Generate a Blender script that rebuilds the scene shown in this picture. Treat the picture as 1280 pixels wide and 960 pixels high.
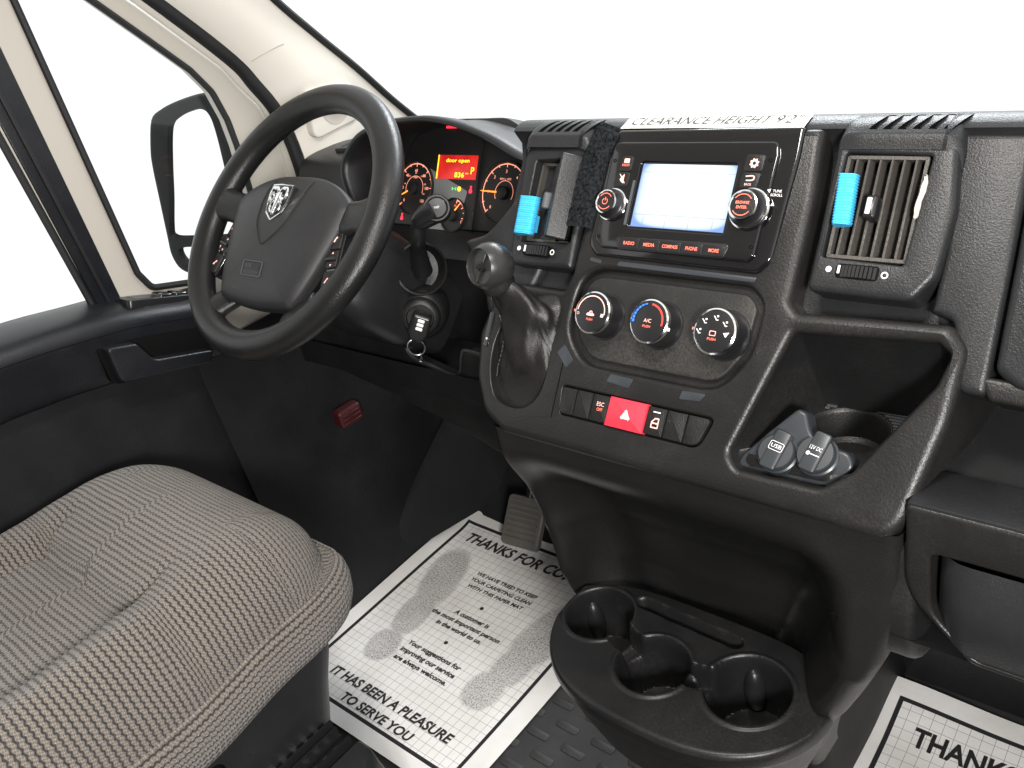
import bpy, bmesh, math, random
from mathutils import Vector, Matrix
from math import sin, cos, pi, radians, sqrt
random.seed(7)
for o in list(bpy.data.objects): bpy.data.objects.remove(o)
S = bpy.context.scene
COL = S.collection

# ------------------------------------------------------------------ camera
cam_d = bpy.data.cameras.new('camera'); cam = bpy.data.objects.new('camera', cam_d); COL.objects.link(cam)
cam_d.sensor_width = 36.0; cam_d.lens = 36.0*1122/1280; cam_d.clip_start = 0.02; cam_d.clip_end = 200
ROT = Matrix(((0.74536714, -0.1748746, 0.64330918), (0.63320242, 0.48755064, -0.60112318), (-0.20852463, 0.85540239, 0.47413524)))
M4 = ROT.to_4x4(); M4.translation = (0.47, -0.745, 1.18)
cam.matrix_world = M4
S.camera = cam

# ------------------------------------------------------------------ light: white world backdrop, added softbox and fill lights
w = bpy.data.worlds.new('World'); S.world = w; w.use_nodes = True
bg = w.node_tree.nodes['Background']; bg.inputs[0].default_value = (1.0, 1.0, 1.0, 1); bg.inputs[1].default_value = 1.12
def area(name, loc, target, sx, sy, power, col=(1, 1, 1)):
    l = bpy.data.lights.new(name, 'AREA'); l.shape = 'RECTANGLE'; l.size = sx; l.size_y = sy; l.energy = power; l.color = col
    o = bpy.data.objects.new(name, l); COL.objects.link(o); o.location = loc
    o.rotation_euler = (Vector(target)-Vector(loc)).to_track_quat('-Z', 'Y').to_euler()
    return o
area('softbox_front', (-0.3, 2.2, 2.3), (-0.1, 0, 0.85), 2.4, 0.5, 100, (0.92, 0.96, 1.0))
area('overhead_fill', (0.16, -0.42, 1.66), (-0.05, -0.2, 0.5), 0.26, 0.14, 9, (1.0, 0.955, 0.90))  # added overhead fill for the dash, not a lamp of the cab
area('side_key', (0.93, -1.10, 1.22), (-0.30, -0.1, 0.60), 0.22, 0.22, 40, (1.0, 0.97, 0.94))  # added low side light, placed so the console shades the driver mat
S.render.engine = 'CYCLES'
S.view_settings.view_transform = 'Standard'; S.view_settings.look = 'None'
S.view_settings.exposure = 0.12; S.view_settings.gamma = 1.0

# ------------------------------------------------------------------ materials
MATS = {}
def principled(name, col, rough=0.5, metal=0.0, spec=0.5, coat=0.0, emit=None, estr=0.0, sheen=0.0):
    m = bpy.data.materials.new(name); m.use_nodes = True
    b = m.node_tree.nodes['Principled BSDF']
    b.inputs['Base Color'].default_value = (*col, 1); b.inputs['Roughness'].default_value = rough
    b.inputs['Metallic'].default_value = metal; b.inputs['Specular IOR Level'].default_value = spec
    b.inputs['Coat Weight'].default_value = coat; b.inputs['Coat Roughness'].default_value = 0.05
    b.inputs['Sheen Weight'].default_value = sheen
    if emit: b.inputs['Emission Color'].default_value = (*emit, 1); b.inputs['Emission Strength'].default_value = estr
    MATS[name] = m
    return m
class NT:
    def __init__(s, m): s.m = m; s.t = m.node_tree; s.b = s.t.nodes['Principled BSDF']
    def n(s, typ, **kw):
        x = s.t.nodes.new(typ)
        for k, v in kw.items():
            if k.startswith('i_'): x.inputs[k[2:].replace('_', ' ')].default_value = v
            elif isinstance(v, tuple) and k == 'inp':
                pass
            else: setattr(x, k, v)
        return x
    def l(s, a, b): s.t.links.new(a, b)
    def math(s, op, a, b=None, c=None, clamp=False):
        x = s.t.nodes.new('ShaderNodeMath'); x.operation = op; x.use_clamp = clamp
        for i, v in enumerate((a, b, c)):
            if v is None: continue
            if isinstance(v, (int, float)): x.inputs[i].default_value = v
            else: s.l(v, x.inputs[i])
        return x.outputs[0]
    def noise(s, scale, detail=2.0, rough=0.5, vec=None):
        x = s.t.nodes.new('ShaderNodeTexNoise'); x.inputs['Scale'].default_value = scale
        x.inputs['Detail'].default_value = detail; x.inputs['Roughness'].default_value = rough
        if vec is None:
            if not hasattr(s, 'tc'): s.tc = s.t.nodes.new('ShaderNodeTexCoord')
            vec = s.tc.outputs['Object']
        s.l(vec, x.inputs['Vector']); return x.outputs['Fac']
    def ramp(s, fac, stops):
        x = s.t.nodes.new('ShaderNodeValToRGB'); s.l(fac, x.inputs[0])
        e = x.color_ramp.elements
        while len(e) < len(stops): e.new(0.5)
        for q, (p, c) in zip(e, stops): q.position = p; q.color = (*c, 1) if len(c) == 3 else c
        return x.outputs[0]
    def mix(s, fac, a, b):
        x = s.t.nodes.new('ShaderNodeMix'); x.data_type = 'RGBA'
        if isinstance(fac, (int, float)): x.inputs[0].default_value = fac
        else: s.l(fac, x.inputs[0])
        for i, v in ((6, a), (7, b)):
            if isinstance(v, tuple): x.inputs[i].default_value = (*v, 1)
            else: s.l(v, x.inputs[i])
        return x.outputs[2]
    def bump(s, h, strength=0.2, dist=0.001):
        x = s.t.nodes.new('ShaderNodeBump'); x.inputs['Strength'].default_value = strength; x.inputs['Distance'].default_value = dist
        s.l(h, x.inputs['Height']); s.l(x.outputs[0], s.b.inputs['Normal'])
def grained(name, col, rough=0.5, spec=0.36, gs=480, gstr=0.42, dust=0.25, dustcol=(0.16, 0.15, 0.14)):
    """moulded automotive plastic: leather grain, faint uneven sheen and dust"""
    m = principled(name, col, rough, spec=spec); t = NT(m)
    g = t.noise(gs, 2.5, 0.65); t.bump(g, gstr, 0.0009)
    f = t.noise(9.0, 4.0, 0.65); fine = t.noise(380.0, 4.0, 0.85)
    d = t.math('MULTIPLY', t.math('SUBTRACT', f, 0.42, clamp=True), t.math('SUBTRACT', fine, 0.40, clamp=True))
    d = t.math('MULTIPLY', d, 8.0*dust, clamp=True)
    t.l(t.mix(d, col, dustcol), t.b.inputs['Base Color'])
    t.l(t.math('MULTIPLY_ADD', f, 0.22, rough-0.11), t.b.inputs['Roughness'])
    return m
grained('plastic_black', (0.0091, 0.0091, 0.0094), 0.42, dust=0.2)
grained('plastic_dusty', (0.016, 0.0155, 0.015), 0.50, dust=0.5, dustcol=(0.20, 0.185, 0.165))
grained('plastic_stack', (0.0105, 0.0103, 0.0101), 0.37, dust=0.2, dustcol=(0.16, 0.145, 0.13))
grained('plastic_console', (0.0096, 0.0093, 0.0093), 0.33, dust=0.08, dustcol=(0.12, 0.11, 0.10))
grained('plastic_dash', (0.0140, 0.0147, 0.0161), 0.35, dust=0.15, gs=600)
grained('plastic_footwell', (0.0048, 0.0048, 0.0060), 0.55, dust=0.1)
grained('plastic_door', (0.0078, 0.0084, 0.0108), 0.34, dust=0.15)
grained('plastic_grey', (0.065, 0.070, 0.078), 0.40, dust=0.2)
grained('plastic_worn', (0.055, 0.050, 0.045), 0.42, dust=0.5, dustcol=(0.25, 0.23, 0.20))
grained('wheel_rubber', (0.0098, 0.0098, 0.0101), 0.34, dust=0.1, gs=420, gstr=0.5)
grained('airbag_plastic', (0.0192, 0.0192, 0.0208), 0.45, dust=0.15, gs=1200, gstr=0.25)
grained('tray_plastic', (0.009, 0.009, 0.0095), 0.34, dust=0.2, gs=1500, gstr=0.12)
grained('cream_trim', (0.66, 0.63, 0.57), 0.55, dust=0.1, gs=1000, gstr=0.15, dustcol=(0.4, 0.38, 0.34))
grained('cream_paint', (0.40, 0.375, 0.33), 0.35, dust=0.05, gs=300, gstr=0.03, dustcol=(0.3, 0.28, 0.25))
grained('rubber_seal', (0.0060, 0.0060, 0.0070), 0.6, dust=0.1)
grained('rubber_floor', (0.034, 0.034, 0.035), 0.42, dust=0.5, gs=700, gstr=0.3, dustcol=(0.2, 0.18, 0.16))
grained('carpet_dark', (0.0072, 0.0075, 0.0084), 0.85, dust=0.2, gs=1500, gstr=0.8)
grained('pedal_metal', (0.10, 0.095, 0.085), 0.4, dust=0.7, gs=500, gstr=0.2, dustcol=(0.3, 0.28, 0.24))
grained('seat_base_plastic', (0.018, 0.019, 0.021), 0.38, dust=0.2, gs=900, gstr=0.2)
principled('plastic_highlight', (0.030, 0.034, 0.040), 0.34)  # lighter plastic that paints highlights along edges
principled('gloss_black', (0.006, 0.006, 0.007), 0.10, coat=0.6)
principled('satin_black', (0.012, 0.012, 0.013), 0.32)
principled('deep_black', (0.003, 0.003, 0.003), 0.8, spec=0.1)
principled('chrome', (0.86, 0.87, 0.88), 0.12, metal=1.0)
principled('steel', (0.55, 0.55, 0.55), 0.3, metal=1.0)
principled('mirror_glass', (0.95, 0.96, 0.97), 0.02, metal=1.0)
principled('print_white', (0.75, 0.75, 0.75), 0.5)
principled('print_grey', (0.07, 0.072, 0.075), 0.9, spec=0.1)
principled('print_black', (0.015, 0.015, 0.015), 0.6)
principled('print_blue', (0.03, 0.16, 0.62), 0.5, emit=(0.03, 0.2, 0.9), estr=0.5)
principled('print_red', (0.62, 0.05, 0.04), 0.5, emit=(0.9, 0.06, 0.04), estr=0.35)
principled('legend_pink', (0.75, 0.42, 0.38), 0.5, emit=(1.0, 0.45, 0.38), estr=0.75)
principled('legend_red', (0.8, 0.15, 0.1), 0.5, emit=(1.0, 0.2, 0.13), estr=0.9)
principled('legend_white', (0.8, 0.78, 0.76), 0.5, emit=(1, 0.95, 0.92), estr=0.35)
principled('glow_gauge', (0.8, 0.3, 0.2), 0.5, emit=(1.0, 0.36, 0.24), estr=1.0)
principled('glow_red', (0.8, 0.02, 0.03), 0.5, emit=(1.0, 0.03, 0.06), estr=1.6)
principled('glow_needle', (0.9, 0.3, 0.05), 0.5, emit=(1.0, 0.30, 0.03), estr=1.5)
principled('glow_amber', (0.9, 0.6, 0.05), 0.5, emit=(1.0, 0.58, 0.02), estr=1.5)
principled('glow_yellow', (0.9, 0.75, 0.05), 0.5, emit=(1.0, 0.8, 0.02), estr=1.3)
principled('glow_green', (0.1, 0.8, 0.15), 0.5, emit=(0.05, 0.9, 0.15), estr=1.0)
principled('hazard_red', (0.62, 0.035, 0.06), 0.38)
principled('socket_cap', (0.027, 0.031, 0.035), 0.36)
principled('blue_plastic', (0.06, 0.46, 0.80), 0.35)
principled('red_lever', (0.05, 0.004, 0.005), 0.5)
principled('glue_residue', (0.62, 0.57, 0.48), 0.8)
principled('gauge_face', (0.012, 0.011, 0.011), 0.5)
principled('gauge_grey', (0.16, 0.165, 0.165), 0.5)
def mat_lcd():
    m = principled('lcd_red', (0.25, 0.01, 0.01), 0.25, emit=(0.62, 0.012, 0.012), estr=1.0); t = NT(m)
    f = t.noise(35, 2, 0.5)
    t.l(t.ramp(f, [(0.25, (0.36, 0.006, 0.006)), (0.75, (0.75, 0.03, 0.02))]), t.b.inputs['Emission Color'])
mat_lcd()
def mat_screen():
    m = principled('radio_display', (0.02, 0.02, 0.03), 0.15, emit=(1, 1, 1), estr=1.15); t = NT(m)
    tc = t.t.nodes.new('ShaderNodeTexCoord'); sp = t.t.nodes.new('ShaderNodeSeparateXYZ'); t.l(tc.outputs['UV'], sp.inputs[0])
    u, v = sp.outputs[0], sp.outputs[1]
    du = t.math('ABSOLUTE', t.math('SUBTRACT', u, 0.52)); dv = t.math('ABSOLUTE', t.math('SUBTRACT', v, 0.46))
    r = t.math('ADD', t.math('POWER', t.math('MULTIPLY', du, 1.9), 4.0), t.math('POWER', t.math('MULTIPLY', dv, 1.85), 6.0))
    c = t.ramp(r, [(0.0, (1, 1, 1)), (0.30, (0.92, 0.97, 1.0)), (0.70, (0.60, 0.76, 0.96)), (1.0, (0.22, 0.36, 0.74))])
    rule = t.math('LESS_THAN', t.math('ABSOLUTE', t.math('SUBTRACT', v, 0.80)), 0.010)
    rule2 = t.math('LESS_THAN', t.math('ABSOLUTE', t.math('SUBTRACT', v, 0.13)), 0.008)
    low = t.math('GREATER_THAN', v, 0.80)
    cols = t.math('LESS_THAN', t.math('ABSOLUTE', t.math('SUBTRACT', t.math('FRACT', t.math('MULTIPLY', u, 4.0)), 0.5)), 0.025)
    grid = t.math('MAXIMUM', t.math('MAXIMUM', rule, rule2), t.math('MULTIPLY', low, cols))
    t.l(t.mix(t.math('MULTIPLY', grid, 0.55), c, (0.30, 0.42, 0.62)), t.b.inputs['Emission Color'])
mat_screen()
def mat_fabric():
    m = principled('woven_fabric', (0.4, 0.37, 0.33), 0.92, spec=0.15, sheen=0.3); t = NT(m)
    tc = t.t.nodes.new('ShaderNodeTexCoord'); sp = t.t.nodes.new('ShaderNodeSeparateXYZ'); t.l(tc.outputs['UV'], sp.inputs[0])
    u, v = sp.outputs[0], sp.outputs[1]
    nz = t.noise(18, 2); nf = t.noise(420, 2)
    zig = t.math('MULTIPLY', t.math('SINE', t.math('MULTIPLY', u, 2*pi/0.0080)), 0.0008)
    vv = t.math('ADD', t.math('ADD', v, zig), t.math('MULTIPLY', nz, 0.0035))
    st = t.math('FRACT', t.math('MULTIPLY', vv, 1/0.0082))
    a = t.math('ABSOLUTE', t.math('SUBTRACT', st, 0.5))                       # 0.5 at rib edge, 0 in the rib middle
    line = t.math('MULTIPLY', t.math('SUBTRACT', a, 0.25, clamp=True), 6.0, clamp=True)
    # knit loops
    k1 = t.math('SINE', t.math('MULTIPLY', t.math('ADD', u, t.math('MULTIPLY', vv, 0.6)), 2*pi/0.0042))
    k2 = t.math('SINE', t.math('MULTIPLY', vv, 4*pi/0.0082))
    knit = t.math('MULTIPLY_ADD', t.math('MULTIPLY', k1, k2), 0.5, 0.5)
    base = t.mix(knit, (0.060, 0.052, 0.045), (0.25, 0.224, 0.196))
    base = t.mix(t.math('MULTIPLY', t.noise(5, 4, .6), 0.35), base, (0.30, 0.25, 0.20))
    dark = t.math('MULTIPLY', line, t.math('MULTIPLY_ADD', nf, 0.6, 0.62), clamp=True)
    t.l(t.mix(dark, base, (0.022, 0.020, 0.022)), t.b.inputs['Base Color'])
    h = t.math('SUBTRACT', t.math('MULTIPLY', knit, 0.5), line)
    t.bump(h, 1.0, 0.0018)
mat_fabric()
def mat_leather():
    m = grained('knob_plastic', (0.022, 0.022, 0.022), 0.28, dust=0.1, gs=900, gstr=0.2)
    m = grained('boot_leather', (0.010, 0.0095, 0.009), 0.30, dust=0.15, gs=700, gstr=0.5, dustcol=(0.2, 0.18, 0.15))
mat_leather()
def mat_fuzz():
    m = principled('fuzzy_tape', (0.012, 0.013, 0.014), 0.95, spec=0.05); t = NT(m)
    f = t.noise(260, 4, 0.7); t.l(t.ramp(f, [(0.35, (0.003, 0.0035, 0.004)), (0.75, (0.035, 0.040, 0.043))]), t.b.inputs['Base Color']); t.bump(f, 1.0, 0.003)
mat_fuzz()
def mat_paper(name, x0, x1, y0, y1, cell, feet):
    """paper mat: printed border and grid, grey speckled shoe prints; object coordinates in metres"""
    m = principled(name, (0.86, 0.86, 0.86), 0.75, spec=0.2); t = NT(m)
    t.tc = t.t.nodes.new('ShaderNodeTexCoord'); sp = t.t.nodes.new('ShaderNodeSeparateXYZ'); t.l(t.tc.outputs['UV'], sp.inputs[0])
    x, y = sp.outputs[0], sp.outputs[1]
    cx, cy, hx, hy = (x0+x1)/2, (y0+y1)/2, (x1-x0)/2, (y1-y0)/2
    ax = t.math('SUBTRACT', t.math('ABSOLUTE', t.math('SUBTRACT', x, cx)), hx); ay = t.math('SUBTRACT', t.math('ABSOLUTE', t.math('SUBTRACT', y, cy)), hy)
    d = t.math('MAXIMUM', ax, ay)
    border = t.math('LESS_THAN', t.math('ABSOLUTE', t.math('ADD', d, 0.0035)), 0.0035)
    inside = t.math('LESS_THAN', d, -0.007)
    def lines(c): return t.math('LESS_THAN', t.math('ABSOLUTE', t.math('SUBTRACT', t.math('FRACT', t.math('MULTIPLY', c, 1/cell)), 0.5)), 0.022)
    grid = t.math('MULTIPLY', t.math('MAXIMUM', lines(x), lines(y)), inside)
    paper_shade = t.noise(7, 4, 0.6, vec=t.tc.outputs['UV']); white = t.ramp(paper_shade, [(0.35, (0.80, 0.79, 0.77)), (0.75, (0.66, 0.64, 0.61))])  # shade and crumples put into the paper colour as warm, uneven dimming
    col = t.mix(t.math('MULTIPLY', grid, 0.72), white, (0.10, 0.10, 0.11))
    cr = t.noise(30, 3, 0.6, vec=t.tc.outputs['UV']); t.bump(cr, 0.35, 0.004)
    if feet:
        mask = None
        for (fx, fy, rx, ry, ang) in feet:
            dx = t.math('SUBTRACT', x, fx); dy = t.math('SUBTRACT', y, fy); c, s_ = cos(ang), sin(ang)
            qx = t.math('ADD', t.math('MULTIPLY', dx, c/rx), t.math('MULTIPLY', dy, s_/rx)); qy = t.math('ADD', t.math('MULTIPLY', dx, -s_/ry), t.math('MULTIPLY', dy, c/ry))
            r = t.math('ADD', t.math('POWER', t.math('ABSOLUTE', qx), 2.4), t.math('POWER', t.math('ABSOLUTE', qy), 2.4))
            k = t.math('MULTIPLY', t.math('SUBTRACT', 1.15, r), 2.2, clamp=True)
            mask = k if mask is None else t.math('MAXIMUM', mask, k)
        spk = t.noise(330, 3, 0.7, vec=t.tc.outputs['UV']); soft = t.noise(14, 3, 0.6, vec=t.tc.outputs['UV'])
        tone = t.ramp(spk, [(0.40, (0.05, 0.05, 0.055)), (0.47, (0.34, 0.335, 0.33)), (0.60, (0.58, 0.57, 0.55))])
        col = t.mix(t.math('MULTIPLY', mask, t.math('MULTIPLY_ADD', soft, 0.7, 0.40, clamp=True)), col, tone)
    col = t.mix(border, col, (0.022, 0.022, 0.024))
    t.l(col, t.b.inputs['Base Color'])
def mat_glass(name, tint=(1, 1, 1)):
    m = bpy.data.materials.new(name); m.use_nodes = True; nt = m.node_tree; nt.nodes.remove(nt.nodes['Principled BSDF'])
    out = nt.nodes['Material Output']; tr = nt.nodes.new('ShaderNodeBsdfTransparent'); gl = nt.nodes.new('ShaderNodeBsdfGlossy')
    lw = nt.nodes.new('ShaderNodeLayerWeight'); mx = nt.nodes.new('ShaderNodeMixShader'); lw.inputs[0].default_value = 0.5
    pw = nt.nodes.new('ShaderNodeMath'); pw.operation = 'POWER'; pw.inputs[1].default_value = 6.0; nt.links.new(lw.outputs['Facing'], pw.inputs[0])
    fr = nt.nodes.new('ShaderNodeMath'); fr.operation = 'MULTIPLY_ADD'; fr.inputs[1].default_value = 0.35; fr.inputs[2].default_value = 0.02; nt.links.new(pw.outputs[0], fr.inputs[0])
    tr.inputs[0].default_value = (*tint, 1); gl.inputs['Roughness'].default_value = 0.0
    nt.links.new(fr.outputs[0], mx.inputs[0]); nt.links.new(tr.outputs[0], mx.inputs[1]); nt.links.new(gl.outputs[0], mx.inputs[2]); nt.links.new(mx.outputs[0], out.inputs[0])
    MATS[name] = m
mat_glass('window_glass', (0.97, 0.985, 0.98))

# ------------------------------------------------------------------ geometry kit
class Fr:
    """a local frame: p(a, b, c) gives the world point"""
    def __init__(s, o, ex, ey, en): s.o = Vector(o); s.ex = Vector(ex).normalized(); s.ey = Vector(ey).normalized(); s.en = Vector(en).normalized()
    def p(s, a, b, c=0.0): return s.o + s.ex*a + s.ey*b + s.en*c
    def at(s, a, b, c=0.0): return Fr(s.p(a, b, c), s.ex, s.ey, s.en)
    def rot(s, ang):
        return Fr(s.o, s.ex*cos(ang)+s.ey*sin(ang), s.ey*cos(ang)-s.ex*sin(ang), s.en)
def frame_n(o, n, up=(0, 0, 1)):
    n = Vector(n).normalized(); ex = Vector(up).cross(n)
    if ex.length < 1e-4: ex = Vector((1, 0, 0))
    ex.normalize(); ey = n.cross(ex); return Fr(o, ex, ey, n)
def rpoly(pts, r=0.005, n=5):
    """polygon with rounded corners; r scalar or list"""
    out = []; N = len(pts)
    for i in range(N):
        p0, p1, p2 = Vector(pts[i-1]), Vector(pts[i]), Vector(pts[(i+1) % N]); rr = r[i] if isinstance(r, (list, tuple)) else r
        a = p0-p1; b = p2-p1; la, lb = a.length, b.length
        if rr <= 0 or la < 1e-6 or lb < 1e-6: out.append(tuple(p1)); continue
        a.normalize(); b.normalize(); ang = a.angle(b) if a.length and b.length else pi
        if ang > pi-0.05: out.append(tuple(p1)); continue
        d = min(rr/max(math.tan(ang/2), 1e-3), la*0.48, lb*0.48)
        q0, q2 = p1+a*d, p1+b*d
        for k in range(n+1):
            t = k/n; out.append(tuple(q0*(1-t)**2 + p1*2*t*(1-t) + q2*t*t))
    return out
def rrect(x0, x1, y0, y1, r=0.005, n=5): return rpoly([(x0, y0), (x1, y0), (x1, y1), (x0, y1)], r, n)
def circ(cx, cy, r, n=32, ry=None): return [(cx+r*cos(2*pi*k/n), cy+(ry or r)*sin(2*pi*k/n)) for k in range(n)]
def cat(pts, n=6, closed=True):
    """catmull-rom through points of any dimension"""
    P = [Vector(p) for p in pts]; N = len(P); out = []
    rng = range(N) if closed else range(N-1)
    for i in rng:
        if closed: a, b, c, d = P[i-1], P[i], P[(i+1) % N], P[(i+2) % N]
        else: a, b, c, d = P[max(i-1, 0)], P[i], P[i+1], P[min(i+2, N-1)]
        for k in range(n):
            t = k/n; out.append(0.5*((2*b)+(c-a)*t+(2*a-5*b+4*c-d)*t*t+(3*b-a-3*c+d)*t**3))
    if not closed: out.append(P[-1].copy())
    return [tuple(q) for q in out]
def inset(loop, d):
    """move a closed 2-D loop inwards by d (outwards if negative)"""
    N = len(loop); A = sum(loop[i-1][0]*loop[i][1]-loop[i][0]*loop[i-1][1] for i in range(N)); s = 1 if A > 0 else -1; out = []
    for i in range(N):
        p0, p1, p2 = Vector(loop[i-1]), Vector(loop[i]), Vector(loop[(i+1) % N])
        a = (p1-p0); b = (p2-p1)
        if a.length < 1e-9: a = b
        if b.length < 1e-9: b = a
        a.normalize(); b.normalize(); na = Vector((-a.y, a.x)); nb = Vector((-b.y, b.x)); m = na+nb
        if m.length < 1e-6: m = na
        m.normalize(); k = max(m.dot(na), 0.5); out.append(tuple(p1 + m*(s*d/k)))
    return out
class MB:
    def __init__(s): s.v = []; s.f = []; s.uv = None
    def add(s, vs, fs):
        b = len(s.v); s.v += [Vector(v) for v in vs]; s.f += [[i+b for i in f] for f in fs]; return s
    def loft(s, loops, cap0=True, cap1=True, cyc=True):
        n = len(loops[0]); vs = [p for l in loops for p in l]; fs = []
        for j in range(len(loops)-1):
            for i in range(n if cyc else n-1):
                k = (i+1) % n; fs.append([j*n+i, j*n+k, (j+1)*n+k, (j+1)*n+i])
        if cap0 and cyc: fs.append(list(range(n))[::-1])
        if cap1 and cyc: fs.append([(len(loops)-1)*n+i for i in range(n)])
        return s.add(vs, fs)
    def grid(s, rows): return s.loft(rows, False, False, False)
    def box(s, fr, a0, a1, b0, b1, c0, c1):
        q = [(a0, b0), (a1, b0), (a1, b1), (a0, b1)]
        return s.loft([[fr.p(a, b, c0) for a, b in q], [fr.p(a, b, c1) for a, b in q]])
    def prism(s, fr, loop, c0, c1, r=0.0, n=3, cap0=True):
        """extruded outline from c0 (bottom) to c1 (top) with a rounded top edge"""
        loops = [[fr.p(a, b, c0) for a, b in loop]]
        if r > 0:
            sg = 1 if c1 > c0 else -1
            for k in range(n+1):
                t = pi/2*k/n; l = inset(loop, r*(1-cos(t))); loops.append([fr.p(a, b, c1-sg*r*(1-sin(t))) for a, b in l])
        else: loops.append([fr.p(a, b, c1) for a, b in loop])
        return s.loft(loops, cap0, True)
    def lathe(s, fr, prof, n=32, cap0=False, cap1=False):
        """profile of (radius, height along the frame normal)"""
        return s.loft([[fr.p(max(r, 1e-5)*cos(2*pi*k/n), max(r, 1e-5)*sin(2*pi*k/n), h) for k in range(n)] for r, h in prof], cap0, cap1)
    def tube(s, path, rad, n=10, closed=False, caps=True, flat=1.0, ref=None):
        P = [Vector(p) for p in path]; N = len(P); loops = []; prev = None
        for i in range(N):
            if closed: t = P[(i+1) % N]-P[i-1]
            else: t = P[min(i+1, N-1)]-P[max(i-1, 0)]
            t.normalize()
            if prev is None:
                r0 = Vector(ref) if ref else (Vector((0, 0, 1)) if abs(t.z) < 0.9 else Vector((1, 0, 0)))
                u = (r0 - t*r0.dot(t)).normalized()
            else: u = (prev - t*prev.dot(t)).normalized()
            prev = u; v = t.cross(u); r = rad[i] if isinstance(rad, (list, tuple)) else rad
            loops.append([P[i]+u*(r*cos(2*pi*k/n))+v*(r*flat*sin(2*pi*k/n)) for k in range(n)])
        if closed: loops.append(loops[0]); caps = False
        return s.loft(loops, caps, caps)
    def fill(s, fr, loops, c):
        """flat face of the first loop with the other loops cut out"""
        bm = bmesh.new(); es = []
        for l in loops:
            vs = [bm.verts.new((a, b, 0)) for a, b in l]
            es += [bm.edges.new((vs[i-1], vs[i])) for i in range(len(vs))]
        bmesh.ops.triangle_fill(bm, edges=es, use_beauty=True, use_dissolve=False, normal=(0, 0, 1))
        bm.verts.index_update(); s.add([fr.p(v.co.x, v.co.y, c) for v in bm.verts], [[v.index for v in f.verts] for f in bm.faces]); bm.free(); return s
    def panel(s, fr, outer, holes, c0, c1, r=0.003, n=4):
        """slab with top at c1, sides to c0, rounded rim; holes = [(loop, bottom, rim radius, floor?)]"""
        tops = []
        loops = []
        for k in range(n+1):
            t = pi/2*k/n; loops.append([fr.p(a, b, c1-r*(1-sin(t))) for a, b in inset(outer, r*(1-cos(t)))])
        loops = [[fr.p(a, b, c0) for a, b in outer]] + loops; s.loft(loops, False, False); tops.append(inset(outer, r))
        for (h, bot, rh, fl) in holes:
            hl = []
            for k in range(n+1):
                t = pi/2*k/n; hl.append([fr.p(a, b, c1-rh*(1-sin(t))) for a, b in inset(h, -rh*(1-cos(t)))])
            hl = hl[::-1]; hl.append([fr.p(a, b, bot) for a, b in h]); s.loft(hl, False, fl); tops.append(inset(h, -rh))
        return s.fill(fr, tops, c1)
    def build(s, name, mat, parent=None, smooth=38, bevel=0.0, seg=2, origin=None, uv=None, doubles=1e-6):
        return build(name, s, mat, parent, smooth, bevel, seg, origin, uv, doubles)
ORIG = {}
def build(name, mb, mat, parent=None, smooth=38, bevel=0.0, seg=2, origin=None, uv=None, doubles=1e-6):
    lo = [min(v[i] for v in mb.v) for i in range(3)]; hi = [max(v[i] for v in mb.v) for i in range(3)]
    c = Vector(origin) if origin is not None else Vector(((lo[0]+hi[0])/2, (lo[1]+hi[1])/2, (lo[2]+hi[2])/2 if parent is not None else lo[2]))
    me = bpy.data.meshes.new(name); me.from_pydata([v-c for v in mb.v], [], mb.f)
    if uv:
        ul = me.uv_layers.new(name='UVMap')
        for lp in me.loops: ul.data[lp.index].uv = uv[lp.vertex_index]
    bm = bmesh.new(); bm.from_mesh(me)
    if doubles and not uv: bmesh.ops.remove_doubles(bm, verts=bm.verts, dist=doubles)
    bmesh.ops.recalc_face_normals(bm, faces=bm.faces)
    if bevel > 0:
        es = [e for e in bm.edges if len(e.link_faces) == 2 and e.calc_face_angle(0) > radians(40)]
        bmesh.ops.bevel(bm, geom=es, offset=bevel, segments=seg, profile=0.5, affect='EDGES', clamp_overlap=True)
    bm.to_mesh(me); bm.free()
    if smooth:
        for p in me.polygons: p.use_smooth = True
        me.set_sharp_from_angle(angle=radians(smooth))
    me.materials.append(MATS[mat])
    o = bpy.data.objects.new(name, me); COL.objects.link(o)
    place(o, c, parent); return o
def place(o, c, parent):
    if parent is not None: o.parent = parent; o.location = c-ORIG[parent.name]
    else: o.location = c
    ORIG[o.name] = Vector(c)
def thing(name, label, cat_, loc=(0, 0, 0), group=None):
    o = bpy.data.objects.new(name, None); COL.objects.link(o); o.location = loc; o.empty_display_size = 0.05; ORIG[o.name] = Vector(loc)
    return tag(o, label, cat_, group)
def tag(o, label, cat_, group=None):
    o['label'] = label; o['category'] = cat_
    if group: o['group'] = group
    return o
def text_mesh(s, bold=0.0, shear=0.0):
    cu = bpy.data.curves.new('t', 'FONT'); cu.body = s; cu.size = 1.0; cu.offset = bold; cu.shear = shear; cu.resolution_u = 3
    ob = bpy.data.objects.new('t', cu); me = bpy.data.meshes.new_from_object(ob)
    vs = [v.co.copy() for v in me.vertices]; fs = [list(p.vertices) for p in me.polygons]
    bpy.data.objects.remove(ob); bpy.data.meshes.remove(me); bpy.data.curves.remove(cu); return vs, fs
def text_add(mb, s, fr, a, b, h, w=None, align='C', c=0.0004, bold=0.0, shear=0.0, xs=1.0, up=1):
    """write s on the frame; (a, b) is the baseline anchor, h cap height, w optional total width; up=-1 when the frame's b runs downwards"""
    vs, fs = text_mesh(s, bold, shear)
    x0 = min(v.x for v in vs); x1 = max(v.x for v in vs); sy = h/0.70; sx = (w/(x1-x0)) if w else sy*xs
    W = (x1-x0)*sx; off = {'C': -W/2, 'L': 0, 'R': -W}[align]
    mb.add([fr.p(a+off+(v.x-x0)*sx, b+up*v.y*sy, c) for v in vs], fs)
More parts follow.
